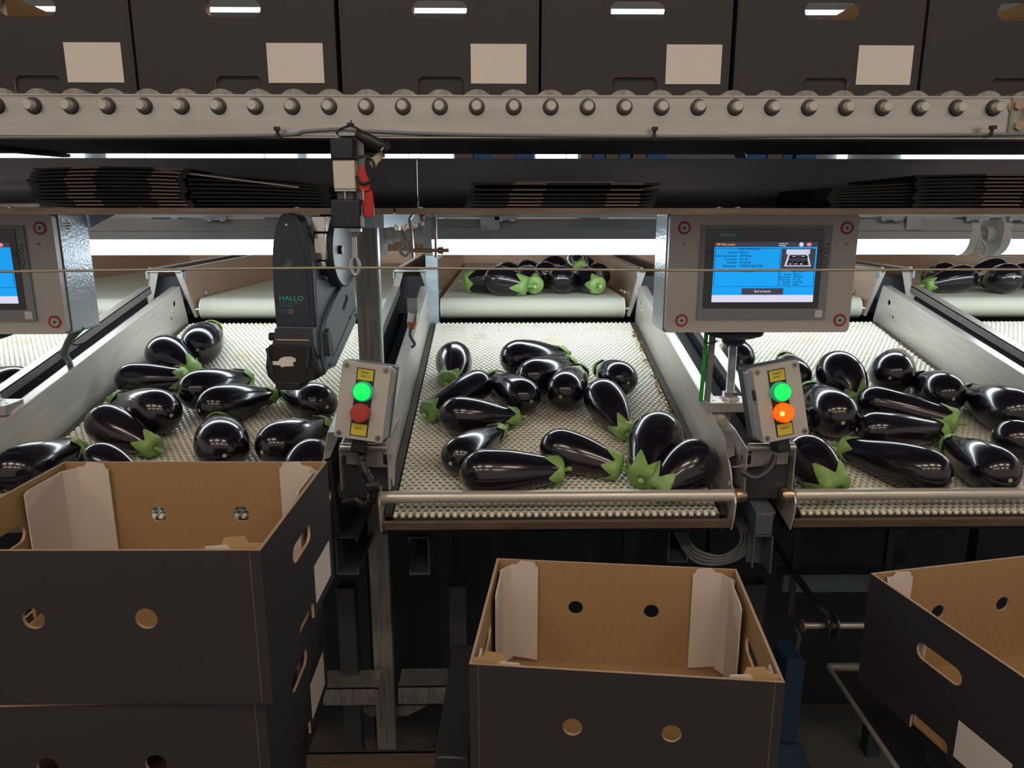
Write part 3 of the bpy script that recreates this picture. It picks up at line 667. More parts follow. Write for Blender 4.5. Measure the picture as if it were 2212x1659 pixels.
# ------------------------------------------------------------------ pull switch, rope, red lever
YQ = 1.075
Q = lambda px, py, dy=0: PY(px, py, YQ + dy)
def qbox(x0, x1, y0, y1, d0, d1, m=0):
    a, b = Q(x0, y1, d0), Q(x1, y0, d0); return MB().box(a.x, b.x, YQ + d0, YQ + d1, a.z, b.z, m)
t = Thing('rope_pull_switch', 'black and grey rope pull switch hanging from the roller track', 'switch', tuple(Q(750, 620)))
t.part('top_bracket', qbox(727, 772, 287, 293, .0, .045).box(Q(716, 300).x, Q(777, 300).x, YQ + .028, YQ + .031, Q(750, 470).z, Q(750, 287).z), 'galv')
t.part('upper_cover', qbox(714, 761, 297, 345, -.006, .028), 'blackpaint', bevel=.003)
t.part('switch_body', qbox(721, 765, 345, 409, -.003, .026), 'labelgrey', bevel=.002)
t.part('spring_frame', qbox(723, 768, 409, 413, -.002, .024).box(Q(723, 0).x, Q(726, 0).x, YQ, YQ + .022, Q(750, 433).z, Q(750, 409).z).box(Q(765, 0).x, Q(768, 0).x, YQ, YQ + .022, Q(750, 433).z, Q(750, 409).z), 'steel')
t.part('inner_block', qbox(729, 762, 413, 430, .004, .02), 'dimgrey')
t.part('lower_cover', qbox(716, 776, 430, 493, -.008, .03), 'blackpaint', bevel=.003)
zc_ = YQ + .008
t.part('eye_bolt', MB().cyl(Q(765, 493, .008), Q(765, 500, .008), .012, seg=6).cyl(Q(765, 500, .008), Q(765, 512, .008), .008, .004, seg=12).cyl(Q(765, 510, .008), Q(766, 556, .008), .0038, seg=12), 'galv')
e0 = Q(767, 575, .008)
ring = [e0 + V((.006 * math.cos(a), .0, .013 * math.sin(a))) for a in [2 * math.pi * i / 20 for i in range(20)]]
t.part('eye_ring', MB().tube(ring + [ring[0]], .0028, 8, smooth=0), 'galv', smooth=60)
ry = YQ + .008
rp = [PY(px, py, ry) for px, py in ((-900, 596), (-300, 591), (0, 587), (380, 582), (765, 578.5), (1100, 581), (1500, 584), (1860, 583), (2212, 582), (3000, 581))]
mb = MB().tube(rp, .0019, 8)
solo('pull_rope', mb, 'rope', 'thin steel pull rope stretched across the whole line', 'rope', smooth=60)
# red lever with its cable and clip
t = Thing('red_lever', 'red plastic lever hanging beside the pull switch', 'lever', tuple(Q(790, 430)))
def strip(pts, th, m='red'):
    L_, R_ = [], []
    for px, py, hw in pts: L_.append(Q(px - hw, py)); R_.append(Q(px + hw, py))
    pl = [(p.x, p.z) for p in L_] + [(p.x, p.z) for p in reversed(R_)]
    return MB().prism([pl[::-1]], (0, YQ + .012, 0), EX, EZ, th)
t.part('upper_grip', strip([(783, 356, 4), (780, 372, 8), (784, 388, 12), (786, 404, 12), (787, 413, 12)], .010), 'red', bevel=.002)
t.part('lower_grip', strip([(792, 411, 10), (792, 420, 12), (793, 440, 12.5), (794, 462, 12), (794, 470, 8)], .007), 'red', bevel=.002)
solo('cable_loop', MB().tube([Q(766, 342, .0), Q(788, 338), Q(804, 346), Q(809, 368), Q(803, 388), Q(786, 397), Q(776, 392), Q(770, 380)], .0022, 8), 'black', 'black cable loop around the red lever', 'cable', smooth=60)
t = Thing('cable_clip', 'black spring clip with worn tan tag above the red lever', 'clip', tuple(Q(800, 330)))
t.part('clip_body', MB().tube([Q(772, 288, .004), Q(790, 298), Q(812, 310), Q(830, 318)], lambda f: .006 + .003 * math.sin(3 * f), 10), 'black', smooth=50)
t.part('clip_nose', MB().cyl(Q(828, 314), Q(838, 326), .009, .007, seg=12), 'black')
t.part('ring', MB().tube([Q(828, 318, -.008), Q(824, 326, -.008), Q(826, 336, -.006)], .0016, 6), 'chrome')
t.part('tag', strip([(822, 326, 3), (820, 332, 9), (812, 342, 12), (805, 352, 9), (806, 361, 4)], .006), 'cream', bevel=.001)
t.part('tie', MB().cyl(Q(757, 272), Q(757, 266), .005, seg=8).cyl(Q(757, 268), Q(759, 259), .001, seg=6), 'black')
t.part('lanyard', MB().tube([Q(727, 290, -.002), Q(731, 282, -.002), Q(757, 272, -.003), Q(780, 284, -.002), Q(792, 300, -.002)], .0016, 6), 'black')
# ------------------------------------------------------------------ label marker hanging under the tray
mo = PY(622, 458, 1.215)
t = Thing('label_marker', 'dark blue-black electronic label marker hanging before the left belt', 'marker', tuple(mo), (0, 0, rad(-7)))
k = 1 / 1300
def fo(pts): return [((x - 622) * k, (458 - y) * k) for x, y in pts][::-1]
arch = [(578, 700), (577, 620), (579, 560), (584, 520), (593, 485), (604, 466), (612, 461), (628, 460), (640, 465), (652, 490), (662, 530), (667, 570), (668, 700)]
sh = t.part('front_shell', MB().prism([fo(arch)], (0, .035, 0), EX, EZ, .035), 'navyplastic', world=False, bevel=.003)
inner = [(588, 692), (586, 620), (588, 570), (595, 525), (606, 488), (614, 478), (626, 478), (636, 492), (648, 530), (655, 570), (657, 692)]
t.part('front_panel', MB().prism([fo(inner)], (0, 0, 0), EX, EZ, .0012), 'navyplastic', sh, world=False)
mb = MB()
for i in range(15):
    a = rad(200 - i * 10); r1 = .004 + .001 * i
    c = V((-.001, -.0016, -.088)); mb.bar(c + V((math.cos(a) * .003, 0, math.sin(a) * .003)), c + V((math.cos(a) * .013, 0, math.sin(a) * .013)), .0006, .0006, up=EY)
t.part('emblem', mb, 'litgreyplastic', sh, world=False)
t.part('pin', MB().cyl((-.003, -.001, -.020), (-.003, -.003, -.020), .0018, seg=10), 'chrome', sh, world=False)
z_ = lambda y: (458 - y) * k
x_ = lambda x: (x - 622) * k
tm = text_mb([('HALLO', .0115, (x_(590), -.0014, z_(643)), EX, EZ, 'LEFT', 0, 1.15), ('ELECTRONIC', .0062, (x_(590), -.0014, z_(650)), EX, EZ, 'LEFT', 1), ('MARKER', .0062, (x_(590), -.0014, z_(657)), EX, EZ, 'LEFT', 1), ('EM', .0105, (x_(591), -.0014, z_(671)), EX, EZ, 'LEFT', 1), ('22', .0098, (x_(608), -.0014, z_(671)), EX, EZ, 'LEFT', 2)])
t.part('lettering', tm, ['teal', 'tealdim', 'textorange'], sh, world=False)
# deep upper core
t.part('core', MB().prism([[(.03, -.02), (.06, -.03), (.075, -.07), (.10, -.105), (.10, -.20), (.03, -.20)]], (-.028, 0, 0), EY, EZ, .056), 'litgreyplastic', world=False, bevel=.002)
# main side body (fin)
sd = [(.005, -.105), (.06, -.105), (.105, -.098), (.150, -.098), (.185, -.140), (.198, -.185), (.188, -.205), (.06, -.268), (.0, -.268), (-.006, -.25), (-.006, -.19), (.005, -.185)]
b_ = t.part('side_body', MB().prism([sd[::-1]], (-.036, 0, 0), EY, EZ, .072), 'litgreyplastic', world=False, bevel=.004)
cover = [(.012, -.20), (.03, -.175), (.07, -.150), (.115, -.128), (.150, -.104), (.182, -.142), (.194, -.185), (.184, -.203), (.06, -.264), (.012, -.262)]
hs = [slot(0, 0, .036, .010)]; ca = rad(38); hs = [[(.128 + x * math.cos(ca) - y * math.sin(ca), -.160 + x * math.sin(ca) + y * math.cos(ca)) for x, y in hs[0]]]
t.part('side_cover', MB().prism([cover[::-1]] + hs, (.036, 0, 0), EY, EZ, .008), 'litgreyplastic', world=False, bevel=.0015)
t.part('groove', MB().bar((.0442, .05, -.245), (.0442, .178, -.176), .001, .0015), 'black', b_, world=False)
for y, z in ((.035, -.108), (.03, -.225), (.15, -.19), (.03, -.256), (.185, -.19)): t.part('screw', MB().cyl((.036, y, z), (.0455, y, z), .003, seg=8), 'black', b_, world=False)
t.part('latch', MB().prism([[(.0, -.195), (.016, -.190), (.030, -.225), (.024, -.238), (.004, -.236)][::-1]], (.044, 0, 0), EY, EZ, .010), 'navyplastic', world=False, bevel=.002)
t.part('hinge_knob', MB().cyl((-.036, .01, -.205), (-.050, .01, -.205), .007, seg=12), 'black', world=False)
# window and lower print head
t.part('window', MB().prism([[(x_(570), z_(742)), (x_(664), z_(742)), (x_(663), z_(702)), (x_(580), z_(702))]], (0, -.004, 0), EX, EZ, .003), 'glassblack', world=False)
t.part('paper_edge', MB().box(x_(581), x_(655), -.009, -.0075, z_(728), z_(726)), 'cream', world=False)
hd = [(552, 790), (560, 745), (566, 738), (664, 738), (676, 800), (668, 812), (640, 822), (628, 832), (575, 832), (556, 810)]
h_ = t.part('print_head', MB().prism([fo(hd)], (0, .03, 0), EX, EZ, .040), 'black', world=False, bevel=.003)
t.part('foot_block', MB().box(x_(573), x_(628), -.012, .03, z_(838), z_(820)), 'black', h_, world=False, bevel=.002)
for s, xx in ((-1, 562), (1, 655)): t.part('rib', MB().bar((x_(xx), -.012, z_(745)), (x_(xx - 8 * s), -.012, z_(800)), .005, .004, up=EY), 'navyplastic', h_, world=False)
t.part('round_port', MB().cyl((x_(650), -.008, z_(800)), (x_(650), -.014, z_(800)), .0125, seg=20), 'black', h_, world=False)
st = [(571, 782), (571, 774), (583, 774), (588, 768), (596, 764), (612, 763), (623, 767), (623, 774), (616, 776), (618, 784), (600, 785), (590, 787), (588, 783)]
t.part('torn_sticker', MB().prism([fo(st)], (0, -.0104, 0), EX, EZ, .0008), 'paper', h_, world=False)
# chrome mechanism and label roll disc
t.part('clamp_block', MB().box(.026, .050, .03, .058, -.032, -.006).box(.030, .049, .028, .052, -.078, -.034).box(.034, .047, .026, .05, -.09, -.080), 'chrome', world=False, bevel=.0015)
t.part('clamp_label', MB().box(.031, .048, .0265, .028, -.066, -.042), 'white', world=False)
dsc = MB().lathe([(.012, 0), (.062, .001), (.065, .004), (.065, .034), (.062, .036), (.050, .030), (.018, .028), (.010, .027)], (.020, .105, -.064), (1, 0, 0), 36)
rd = t.part('label_roll_disc', dsc, 'navyplastic', world=False, smooth=35)
t.part('roll_hub', MB().cyl((.03, .105, -.064), (.052, .105, -.064), .009, .007, seg=16), 'black', rd, world=False, smooth=40)
t.part('hanger_rod', MB().cyl((0, .03, -.02), (0, .03, .004), .006, seg=10), 'galv', world=False)

# ------------------------------------------------------------------ touch panels
YH = 1.40
def hmi(dx, main):
    H_ = lambda px, py: PY(px, py, YH) + V((dx, 0, 0))
    x0, x1 = H_(1443, 590).x, H_(1846, 590).x; zb_, zt_ = H_(1640, 718).z, H_(1640, 462).z
    Wd = x1 - x0; Ht = zt_ - zb_
    lab = 'grey enclosed touch panel with blue lit screen on threaded rod, right of centre' if main else 'grey enclosed touch panel cut by the left edge of the frame'
    t = Thing('touch_panel', lab, 'control panel', ((x0 + x1) / 2, YH, zb_), group='touch panels on the line')
    t.part('enclosure', MB().prism([rrect(x0 - .002, x1 + .002, zb_ - .002, zt_ + .002, .006)], (0, YH + .115, 0), EX, EZ, .097), 'enclblue', bevel=.002)
    t.part('gasket', MB().prism([rrect(x0 + .002, x1 - .002, zb_ + .002, zt_ - .002, .004)], (0, YH + .0185, 0), EX, EZ, .004), 'black')
    lid = t.part('front_lid', MB().prism([rrect(x0, x1, zb_, zt_, .009)], (0, YH + .015, 0), EX, EZ, .015), 'enclosure', bevel=.0012)
    U_ = lambda u, v: V((x0 + Wd * u, 0, zb_ + Ht * v))
    for u, v in ((.075, .885), (.935, .885), (.085, .105), (.945, .105)) if main else ((.935, .885), (.945, .105)):
        p = U_(u, v)
        sc = t.part('lid_screw', MB().lathe([(.0085, 0), (.0085, .0012), (.006, .0012)], (p.x, YH, p.z), (0, -1, 0), 18), 'enclosure')
        t.part('red_ring', MB().lathe([(.0125, 0), (.0125, .0008), (.0095, .0008), (.0095, 0)], (p.x, YH, p.z), (0, -1, 0), 26), 'ringred', sc)
        t.part('cross_slot', MB().box(p.x - .004, p.x + .004, YH - .0016, YH - .0011, p.z - .0008, p.z + .0008).box(p.x - .0008, p.x + .0008, YH - .0016, YH - .0011, p.z - .004, p.z + .004), 'ink', sc)
    # bezel with screen
    def pq(px, py): return H_(px, py)
    a, b = H_(1504, 690), H_(1798, 487)
    bz = t.part('display_bezel', MB().prism([rrect(a.x, b.x, a.z, b.z, .002)], (0, YH, 0), EX, EZ, .0045), 'bezelgrey', bevel=.001)
    cx = (a.x + b.x) / 2; gx = .118; g0, g1 = a.z + .022, b.z - .006
    # glass area
    t.part('glass', MB().box(cx - .1145, cx + .108, YH - .0062, YH - .0044, g0, g1), 'glassblack', bz)
    sx0, sx1 = cx - .0985, cx + .0965; sz0, sz1 = g0 + .012, g0 + .012 + .113
    y = YH - .0066; E = lambda u, v: (sx0 + (sx1 - sx0) * u, sz0 + (sz1 - sz0) * v)
    def rc(u0, u1, v0, v1, d=.0002): (p, q), (r_, s_) = E(u0, v0), E(u1, v1); return (p, r_, y - d, y, q, s_)
    sc = t.part('screen', MB().box(*rc(0, 1, 0, 1)), 'scrblue', bz)
    lk = dict()
    t.part('status_bar', MB().box(*rc(0, 1, 0, .12, .0005)), 'scrlight', sc)
    t.part('header_bar', MB().box(*rc(0, 1, .92, 1, .0005)), 'scrdark', sc)
    t.part('end_button', MB().box(*rc(.29, .70, .128, .235, .0005)), 'scrdark', sc)
    fr = MB()
    def frame(u0, u1, v0, v1, w_=.004):
        for q in ((u0, u1, v0, v0 + w_ * 1.6), (u0, u1, v1 - w_ * 1.6, v1), (u0, u0 + w_, v0, v1), (u1 - w_, u1, v0, v1)): fr.box(*rc(*q, .0005))
    frame(.01, .645, .26, .90); frame(.655, .99, .26, .55)
    t.part('frame_lines', fr, 'scrline', sc)
    if main:
        pc_ = MB().box(*rc(.655, .985, .56, .895, .0005), 0)
        pc_.box(*rc(.70, .93, .80, .88, .0009), 1); pc_.prism([[E(.69, .60), E(.95, .60), E(.915, .80), (E(.72, .80))]], (0, y - .0005, 0), EX, EZ, .0004, 1)
        pc_.prism([[E(.71, .615), E(.93, .615), E(.90, .79), (E(.735, .79))]], (0, y - .0009, 0), EX, EZ, .0003, 0)
        for u, v, a_, b_2, m in ((.77, .755, .045, .02, 2), (.87, .755, .045, .02, 2), (.74, .66, .018, .035, 2), (.79, .66, .018, .035, 2), (.84, .66, .018, .035, 2), (.89, .66, .018, .035, 2), (.775, .765, .02, .005, 1), (.865, .765, .02, .005, 1), (.745, .64, .008, .012, 1), (.795, .64, .008, .012, 1), (.85, .64, .008, .012, 1)):
            c = E(u, v); pc_.prism([circ(c[0], c[1], a_ * (sx1 - sx0), 14, b_2 * (sz1 - sz0))], (0, y - .0012 - (.0003 if m == 1 else 0), 0), EX, EZ, .0003, m)
        t.part('crate_picture', pc_, ['scrdark', 'scrlight', 'black'], sc)
    ic = MB()
    for u, m in ((.84, 0), (.915, 1)):
        c = E(u, .96); ic.prism([circ(c[0], c[1], .0042, 16)], (0, y - .0005, 0), EX, EZ, .0003, m)
    c = E(.915, .96); ic.box(c[0] - .0042, c[0] + .0042, y - .0011, y - .0008, c[1] - .001, c[1] + .001, 0)
    t.part('status_icon', ic, ['scrlight', 'scrred'], sc)
    def T(st, u, v, s, al='LEFT', m=0): p, q = E(u, v); return (st, s, (p, y - .0007, q), EX, EZ, al, m)
    if main:
        tx = text_mb([T('Order information', .33, .872, .0055, 'CENTER'), T('Sorting:', .225, .815, .0055, 'RIGHT'), T('Klasse 1', .245, .815, .0055), T('Article description:', .225, .758, .0055, 'RIGHT'), T('300/400 gr', .245, .758, .0055),
                  T('Crate type:', .225, .703, .0055, 'RIGHT'), T('30 x 40', .245, .703, .0055), T('Remark:', .225, .648, .0055, 'RIGHT'), T('14 PIECES', .245, .648, .0055),
                  T('Amount:', .225, .585, .0075, 'RIGHT'), T('1558/3120 (14)', .245, .585, .0075), T('Modification', .33, .50, .0055, 'CENTER'), T('Next order', .83, .50, .005, 'CENTER'),
                  T('Sorting:', .765, .455, .0045, 'RIGHT'), T('Klasse 1', .785, .455, .0045), T('Description:', .765, .412, .0045, 'RIGHT'), T('300/400 gr', .785, .412, .0045), T('Crate type:', .765, .369, .0045, 'RIGHT'), T('30 x 40', .785, .369, .0045),
                  T('Remark:', .765, .326, .0045, 'RIGHT'), T('14 PIECES', .785, .326, .0045), T('Amount:', .765, .283, .0045, 'RIGHT'), T('0000/0', .785, .283, .0045),
                  T('End of batch', .495, .165, .0062, 'CENTER', 1), T('100 Main menu', .01, .945, .0058, 'LEFT', 2), T('4:18:03 PM', .62, .963, .0038, 'LEFT', 1), T('9/7/2020', .62, .93, .0038, 'LEFT', 1)])
        t.part('screen_text', tx, ['ink', 'scrlight', 'scrorange'], sc)
        a2 = cx - .096; z2 = g1 - .014
        t.part('brand_plate', MB().box(a2, a2 + .041, YH - .0066, YH - .0061, z2 - .002, z2 + .008), 'siegreen', bz)
        t.part('brand_text', text_mb([('SIEMENS', .0076, (a2 + .0205, YH - .0068, z2 + .0003), EX, EZ, 'CENTER')]), 'siewhite', bz)
        t.part('model_text', text_mb([('SIMATIC HMI', .0082, (cx + .098, YH - .0064, z2 - .0005), EX, EZ, 'RIGHT')]), 'bezelgrey', bz)
    t.part('touch_text', text_mb([('TOUCH', .0135, (cx + .1095, YH - .0047, sz1 - .001), V((0, 0, -1)), EX, 'LEFT')]), 'black', bz)
    t.part('small_sticker', MB().box(b.x - .020, b.x - .006, YH - .0053, YH - .0045, a.z + .004, a.z + .018), 'white', bz)
    for u, s_ in ((.075, '11'), (.935, '12')) if main else ((.915, '10'),):
        p = U_(u, .755)
        nt_ = t.part('number_tag', MB().box(p.x - .0165, p.x + .0165, YH - .0007, YH, p.z - .006, p.z + .006), 'labelgrey', lid)
        t.part('tag_number', text_mb([(s_, .008, (p.x, YH - .0009, p.z - .003), EX, EZ, 'CENTER')]), 'ink', nt_)
    if not main:
        X_ = x1 + .0022
        sk = t.part('side_sticker', MB().box(X_ , X_ + .0005, YH + .026, YH + .058, zt_ - .030, zt_ - .008), 'white')
        t.part('sticker_text', text_mb([(s, .0042, (X_ + .0007, YH + .042, zt_ - .0135 - .005 * i), EY, EZ, 'CENTER') for i, s in enumerate(('LPT', 'Date 02/2016', 'Prg 150707 070', '24x230'))]), 'ink', sk)
        t.part('back_bracket', MB().prism([[(x1, zt_), (x1 + .06, zt_), (x1 + .035, zt_ - .012), (x1, zt_ - .03)][::-1]], (0, YH + .125, 0), EX, EZ, .004), 'enclblue')
    # foot: dome, neck
    xm = H_(1607, 720).x; Yd = YH + .06
    t.part('swivel_dome', MB().lathe([(.052, 0), (.058, .003), (.056, .010), (.040, .016), (.024, .018), (.023, .026), (.018, .032), (.010, .034)], (xm, Yd, zb_ - .002), (0, 0, -1), 32), 'navyplastic', smooth=40)
    # rod down to the belt frame level
    zf = PY(1605, 862, Yd).z
    rod = MB(); n = int((zb_ - .034 - zf) / .0018); pr_ = []
    for i in range(n): pr_ += [(.0078, i * .0018), (.0088, i * .0018 + .0009)]
    t.part('threaded_rod', MB().lathe(pr_, (xm, Yd, zf), (0, 0, 1), 16), 'galv', smooth=60)
    t.part('washer', MB().cyl((xm, Yd, zf), (xm, Yd, zf + .003), .021, seg=24), 'chrome')
    t.part('nut', MB().cyl((xm, Yd, zf + .003), (xm, Yd, zf + .016), .0155, seg=6), 'chrome')
    pa = Thing('foot_plate', ('flat machined foot plate under the rod of the lit touch panel' if main else 'flat machined foot plate under the left touch panel'), 'plate', (xm, Yd, zf - .02), group='foot plates of the panels')
    pa.part('plate', MB().prism([[(xm - .055, Yd - .032), (xm + .045, Yd - .032), (xm + .045, Yd + .028), (xm - .055, Yd + .028)], circ(xm - .036, Yd - .010, .0035, 12), circ(xm + .034, Yd - .010, .0035, 12)], (0, 0, zf - .020), EX, EY, .020), 'steel', bevel=.001)
    pa.part('profile', MB().box(xm - .034, xm - .002, Yd - .02, Yd + .02, zf - .20, zf - .02), 'poststeel')
    # cables at the left (main) / right (other) of the dome
    xs = H_(1548, 725).x if main else x1 - .008
    for j, (m_, r_, q, nme) in enumerate((('cablegreen', .0042, -.006 if main else .010, 'green'), ('cablegrey', .0065, .007 if main else -.004, 'grey'))):
        lean = -.002
        if not main:
            w_ = 5 * j
            solo('panel_cable', MB().tube([V((xs + q, Yd - .01, zb_ + .004)), PY(135 + w_, 757, Yd + .05), PY(145 + w_ * .8, 781, 1.64), PY(156 + w_ * .6, 805, 1.78), PY(158 + w_ * .5, 835, 1.80)], r_, 10), m_, '%s cable dropping from the left touch panel' % nme, 'cable', smooth=60); continue
        solo('panel_cable', MB().tube([(xs + q, Yd - .01, zb_ + .004), (xs + q + lean * .2, Yd - .01, zb_ - .03), (xs + q + lean, Yd - .012, zb_ - .085), (xs + q + lean * 1.7, Yd - .01, zb_ - .15)], r_, 10), m_,
             '%s cable dropping from the %s touch panel' % (nme, 'lit' if main else 'left'), 'cable', smooth=60)
    solo('cable_tie', MB().tube([V((xs - .012, Yd - .016, zb_ - .026)), V((xs + .003, Yd - .022, zb_ - .028)), V((xs + .016, Yd - .014, zb_ - .024))], .0015, 6), 'black', 'black tie around cables under the %s touch panel' % ('lit' if main else 'left'), 'cable tie')
hmi(0, True)
hmi(PY(127, 590, YH).x - PY(1846, 590, YH).x, False)

# ------------------------------------------------------------------ reset button boxes
def button_box(px, py, Yb, roll, yaw, lit, lab):
    p = PY(px, py, Yb)
    t = Thing('button_box', lab, 'button box', tuple(p), (rad(-8), rad(roll), rad(yaw)), 'reset button boxes')
    w2, h2, d = .042, .0665, .058
    t.part('case', MB().prism([rrect(-w2 - .003, w2 + .003, -h2, h2, .004)], (0, d, 0), EX, EZ, d - .024), 'dimgrey', world=False, bevel=.002)
    t.part('side_shell', MB().prism([rrect(-w2 - .004, w2 + .004, -h2 + .002, h2 - .002, .008)], (0, .034, 0), EX, EZ, .020), 'enclblue', world=False, bevel=.003)
    ld = t.part('lid', MB().prism([rrect(-w2, w2, -h2, h2, .004)], (0, .016, 0), EX, EZ, .016), 'enclosure', world=False, bevel=.0025)
    for s in (-1, 1):
        for q in (-1, 1):
            sc = t.part('screw', MB().lathe([(.0055, 0), (.0055, .0008), (.0042, .001)], (s * (w2 - .008), 0, q * (h2 - .0075)), (0, -1, 0), 14), 'poststeel', ld, world=False)
            t.part('screw_slot', MB().box(s * (w2 - .008) - .003, s * (w2 - .008) + .003, -.0014, -.0009, q * (h2 - .0075) - .0006, q * (h2 - .0075) + .0006).box(s * (w2 - .008) - .0006, s * (w2 - .008) + .0006, -.0014, -.0009, q * (h2 - .0075) - .003, q * (h2 - .0075) + .003), 'ink', sc, world=False)
    cx = -.001 if lit else .0
    t.part('legend_plate', MB().box(cx - .0155, cx + .0155, -.0016, 0, -.060, .058), 'black', world=False, bevel=.0006)
    y1 = t.part('yellow_tag', MB().box(cx - .0135, cx + .0135, -.0024, -.0016, .0375, .0565), 'yellow', world=False)
    t.part('tag_text', text_mb([('Reset /', .0052, (cx, -.0026, .0495), EX, EZ, 'CENTER'), ('partij 1', .0052, (cx, -.0026, .0435), EX, EZ, 'CENTER')]), 'ink', y1, world=False)
    y2 = t.part('yellow_tag', MB().box(cx - .0135, cx + .0135, -.0024, -.0016, -.0585, -.0385), 'yellow', world=False)
    t.part('tag_text', text_mb([('Partij 2', .0052, (cx, -.0026, -.0475), EX, EZ, 'CENTER')]), 'ink', y2, world=False)
    g = t.part('green_button', MB().lathe([(.0175, 0), (.018, .003), (.0172, .010), (.0155, .012)], (cx, -.0016, .0185), (0, -1, 0), 32), 'greenlens', world=False, smooth=40)
    t.part('glowing_cap', MB().lathe([(.0148, .0005), (.0142, .0035), (.0100, .0042), (.0095, .0050), (.004, .0058)], (cx, -.0132, .0185), (0, -1, 0), 32), 'greenlamp', g, world=False, smooth=40)
    rm = 'orangelamp' if lit else 'redlens'
    g = t.part('orange_button' if lit else 'red_button', MB().lathe([(.0172, 0), (.0172, .004), (.0162, .012), (.0145, .0145), (.008, .0150)], (cx, -.0016, -.0185), (0, -1, 0), 32), rm, world=False, smooth=40)
    if lit: t.part('hot_spot', MB().lathe([(.0045, 0), (.0035, .0012), (.001, .0018)], (cx - .007, -.0162, -.0175), (0, -1, 0), 16), 'orangehot', g, world=False, smooth=50)
    if lit: t.part('side_port', MB().prism([slot(.02, .002, .020, .010)], (-w2 - .0032, 0, 0), EZ, EY, .001), 'black', world=False)
    else: t.part('side_strip', MB().box(w2 + .0042, w2 + .0048, .018, .024, .020, .052), 'yellow', world=False)
    t.part('bottom_gland', MB().box(-.014, .012, .012, .04, -h2 - .026, -h2 - .0), 'black', world=False, bevel=.003)
    return p, t
YB1 = 1.225
pL, tL = button_box(783, 868, YB1, 7.6, -4, False, 'grey box with lit green and unlit red buttons, left of centre chute')
pR, tR = button_box(1687, 868, YB1, -9.6, 6, True, 'grey box with lit green and lit orange buttons, right of centre chute')
def bracket(dx, right):
    W_ = lambda px, py, Y=1.262: PY(px, py, Y)
    base = 785 if not right else 1667
    lab = 'bent steel bracket between chutes holding the %s button box' % ('green and orange' if right else 'green and red')
    B = lambda px, py, Y=1.262: W_(base + px, py, Y)
    t = Thing('button_bracket', lab, 'bracket', tuple(B(0, 1050)), group='button box brackets')
    t.part('cross_tube', MB().cyl(B(-50, 966), B(50, 966), .0075, seg=14), 'steel', smooth=50)
    pl = [(-58, 990), (-20, 990), (-14, 998), (10, 998), (16, 990), (56, 990), (54, 1010), (50, 1028), (58, 1046), (60, 1062), (56, 1085), (-56, 1085), (-62, 1062), (-54, 1040), (-56, 1012)]
    pp = [B(x, y) for x, y in pl]
    t.part('front_plate', MB().prism([[(p.x, p.z) for p in pp][::-1]], (0, 1.285, 0), EX, EZ, .003), 'darksteel')
    for s in (-1, 1):
        a, b = B(s * 52, 970), B(s * 52, 1060)
        t.part('cheek', MB().prism([[(1.262, a.z), (1.262, b.z), (1.32, b.z - .01), (1.40, a.z + .02), (1.34, a.z + .015)]], (a.x - .0012, 0, 0), EY, EZ, .0024), 'steel')
    t.part('saddle', MB().prism([[(B(-40, 968).x, B(0, 975).z), (B(40, 968).x, B(0, 975).z), (B(40, 968).x, B(0, 1004).z), (B(20, 0).x, B(0, 1012).z), (B(-20, 0).x, B(0, 1012).z), (B(-40, 968).x, B(0, 1004).z)][::-1]], (0, 1.27, 0), EX, EZ, .002), 'poststeel')
    if not right:
        solo('corrugated_hose', MB().tube([B(-4, 975, 1.25), B(0, 1010, 1.23), B(20, 1050, 1.225), B(20, 1078, 1.23), B(0, 1090, 1.235), B(-15, 1080, 1.24), B(-40, 1085, 1.25)], lambda f: .0085 + .0008 * math.sin(f * 220), 12), 'black', 'black corrugated hose looping under the green and red button box', 'hose', smooth=60)
        solo('hose_collar', MB().cyl(B(10, 1050, 1.226), B(34, 1046, 1.226), .013, seg=14), 'black', 'black hose collar under the green and red button box', 'collar')
    else:
        solo('bent_pipe', MB().tube([B(-66, 1018, 1.25), B(-40, 1032, 1.245), B(-18, 1024, 1.25), B(0, 1004, 1.262), B(6, 985, 1.27)], .006, 12), 'darksteel', 'dark bent pipe behind the green and orange button box', 'pipe', smooth=60)
bracket(0, False); bracket(0, True)
# sensor in the slot beside the post
p = PY(889, 665, 1.72)
t = Thing('sensor', 'small chrome sensor with orange plug in the slot left of the centre chute', 'sensor', tuple(p))
t.part('barrel', MB().cyl(PY(893, 676, 1.72), PY(890, 695, 1.72), .012, seg=16), 'chrome')
t.part('bracket', MB().box(p.x - .012, p.x + .012, 1.735, 1.739, p.z - .02, p.z + .02), 'galv')
t.part('plug', MB().cyl(PY(890, 694, 1.72), PY(888, 710, 1.715), .012, .008, seg=16), 'orangeplug')
t.part('lead', MB().tube([PY(888, 708, 1.715), PY(886, 724, 1.71), PY(895, 742, 1.72), PY(890, 750, 1.73)], .004, 8), 'cablegrey', smooth=60)

# ------------------------------------------------------------------ dark steelwork under the chutes
def tubeframe(lab, px0, px1, py0, Y, z0=.02, m='darksteel', name='square_post'):
    a, b = PY(px0, py0, Y), PY(px1, py0, Y); h = (b.x - a.x)
    t = Thing(name, lab, 'post', ((a.x + b.x) / 2, Y, z0), group='dark steelwork under the chutes')
    T_ = .003; o = [(a.x, Y), (b.x, Y), (b.x, Y + h), (a.x, Y + h)]; i_ = [(a.x + T_, Y + T_), (b.x - T_, Y + T_), (b.x - T_, Y + h - T_), (a.x + T_, Y + h - T_)]
    t.part('tube', MB().prism([o, i_], (0, 0, z0), EX, EY, a.z - z0), m)
tubeframe('dark open square post under the left chute beside the cartons', 726, 764, 1272, 1.50)
tubeframe('dark open square post behind the left edge of the centre carton', 970, 1006, 1268, 1.50)
tubeframe('dark open square post right of the centre carton', 1612, 1656, 1264, 1.50)
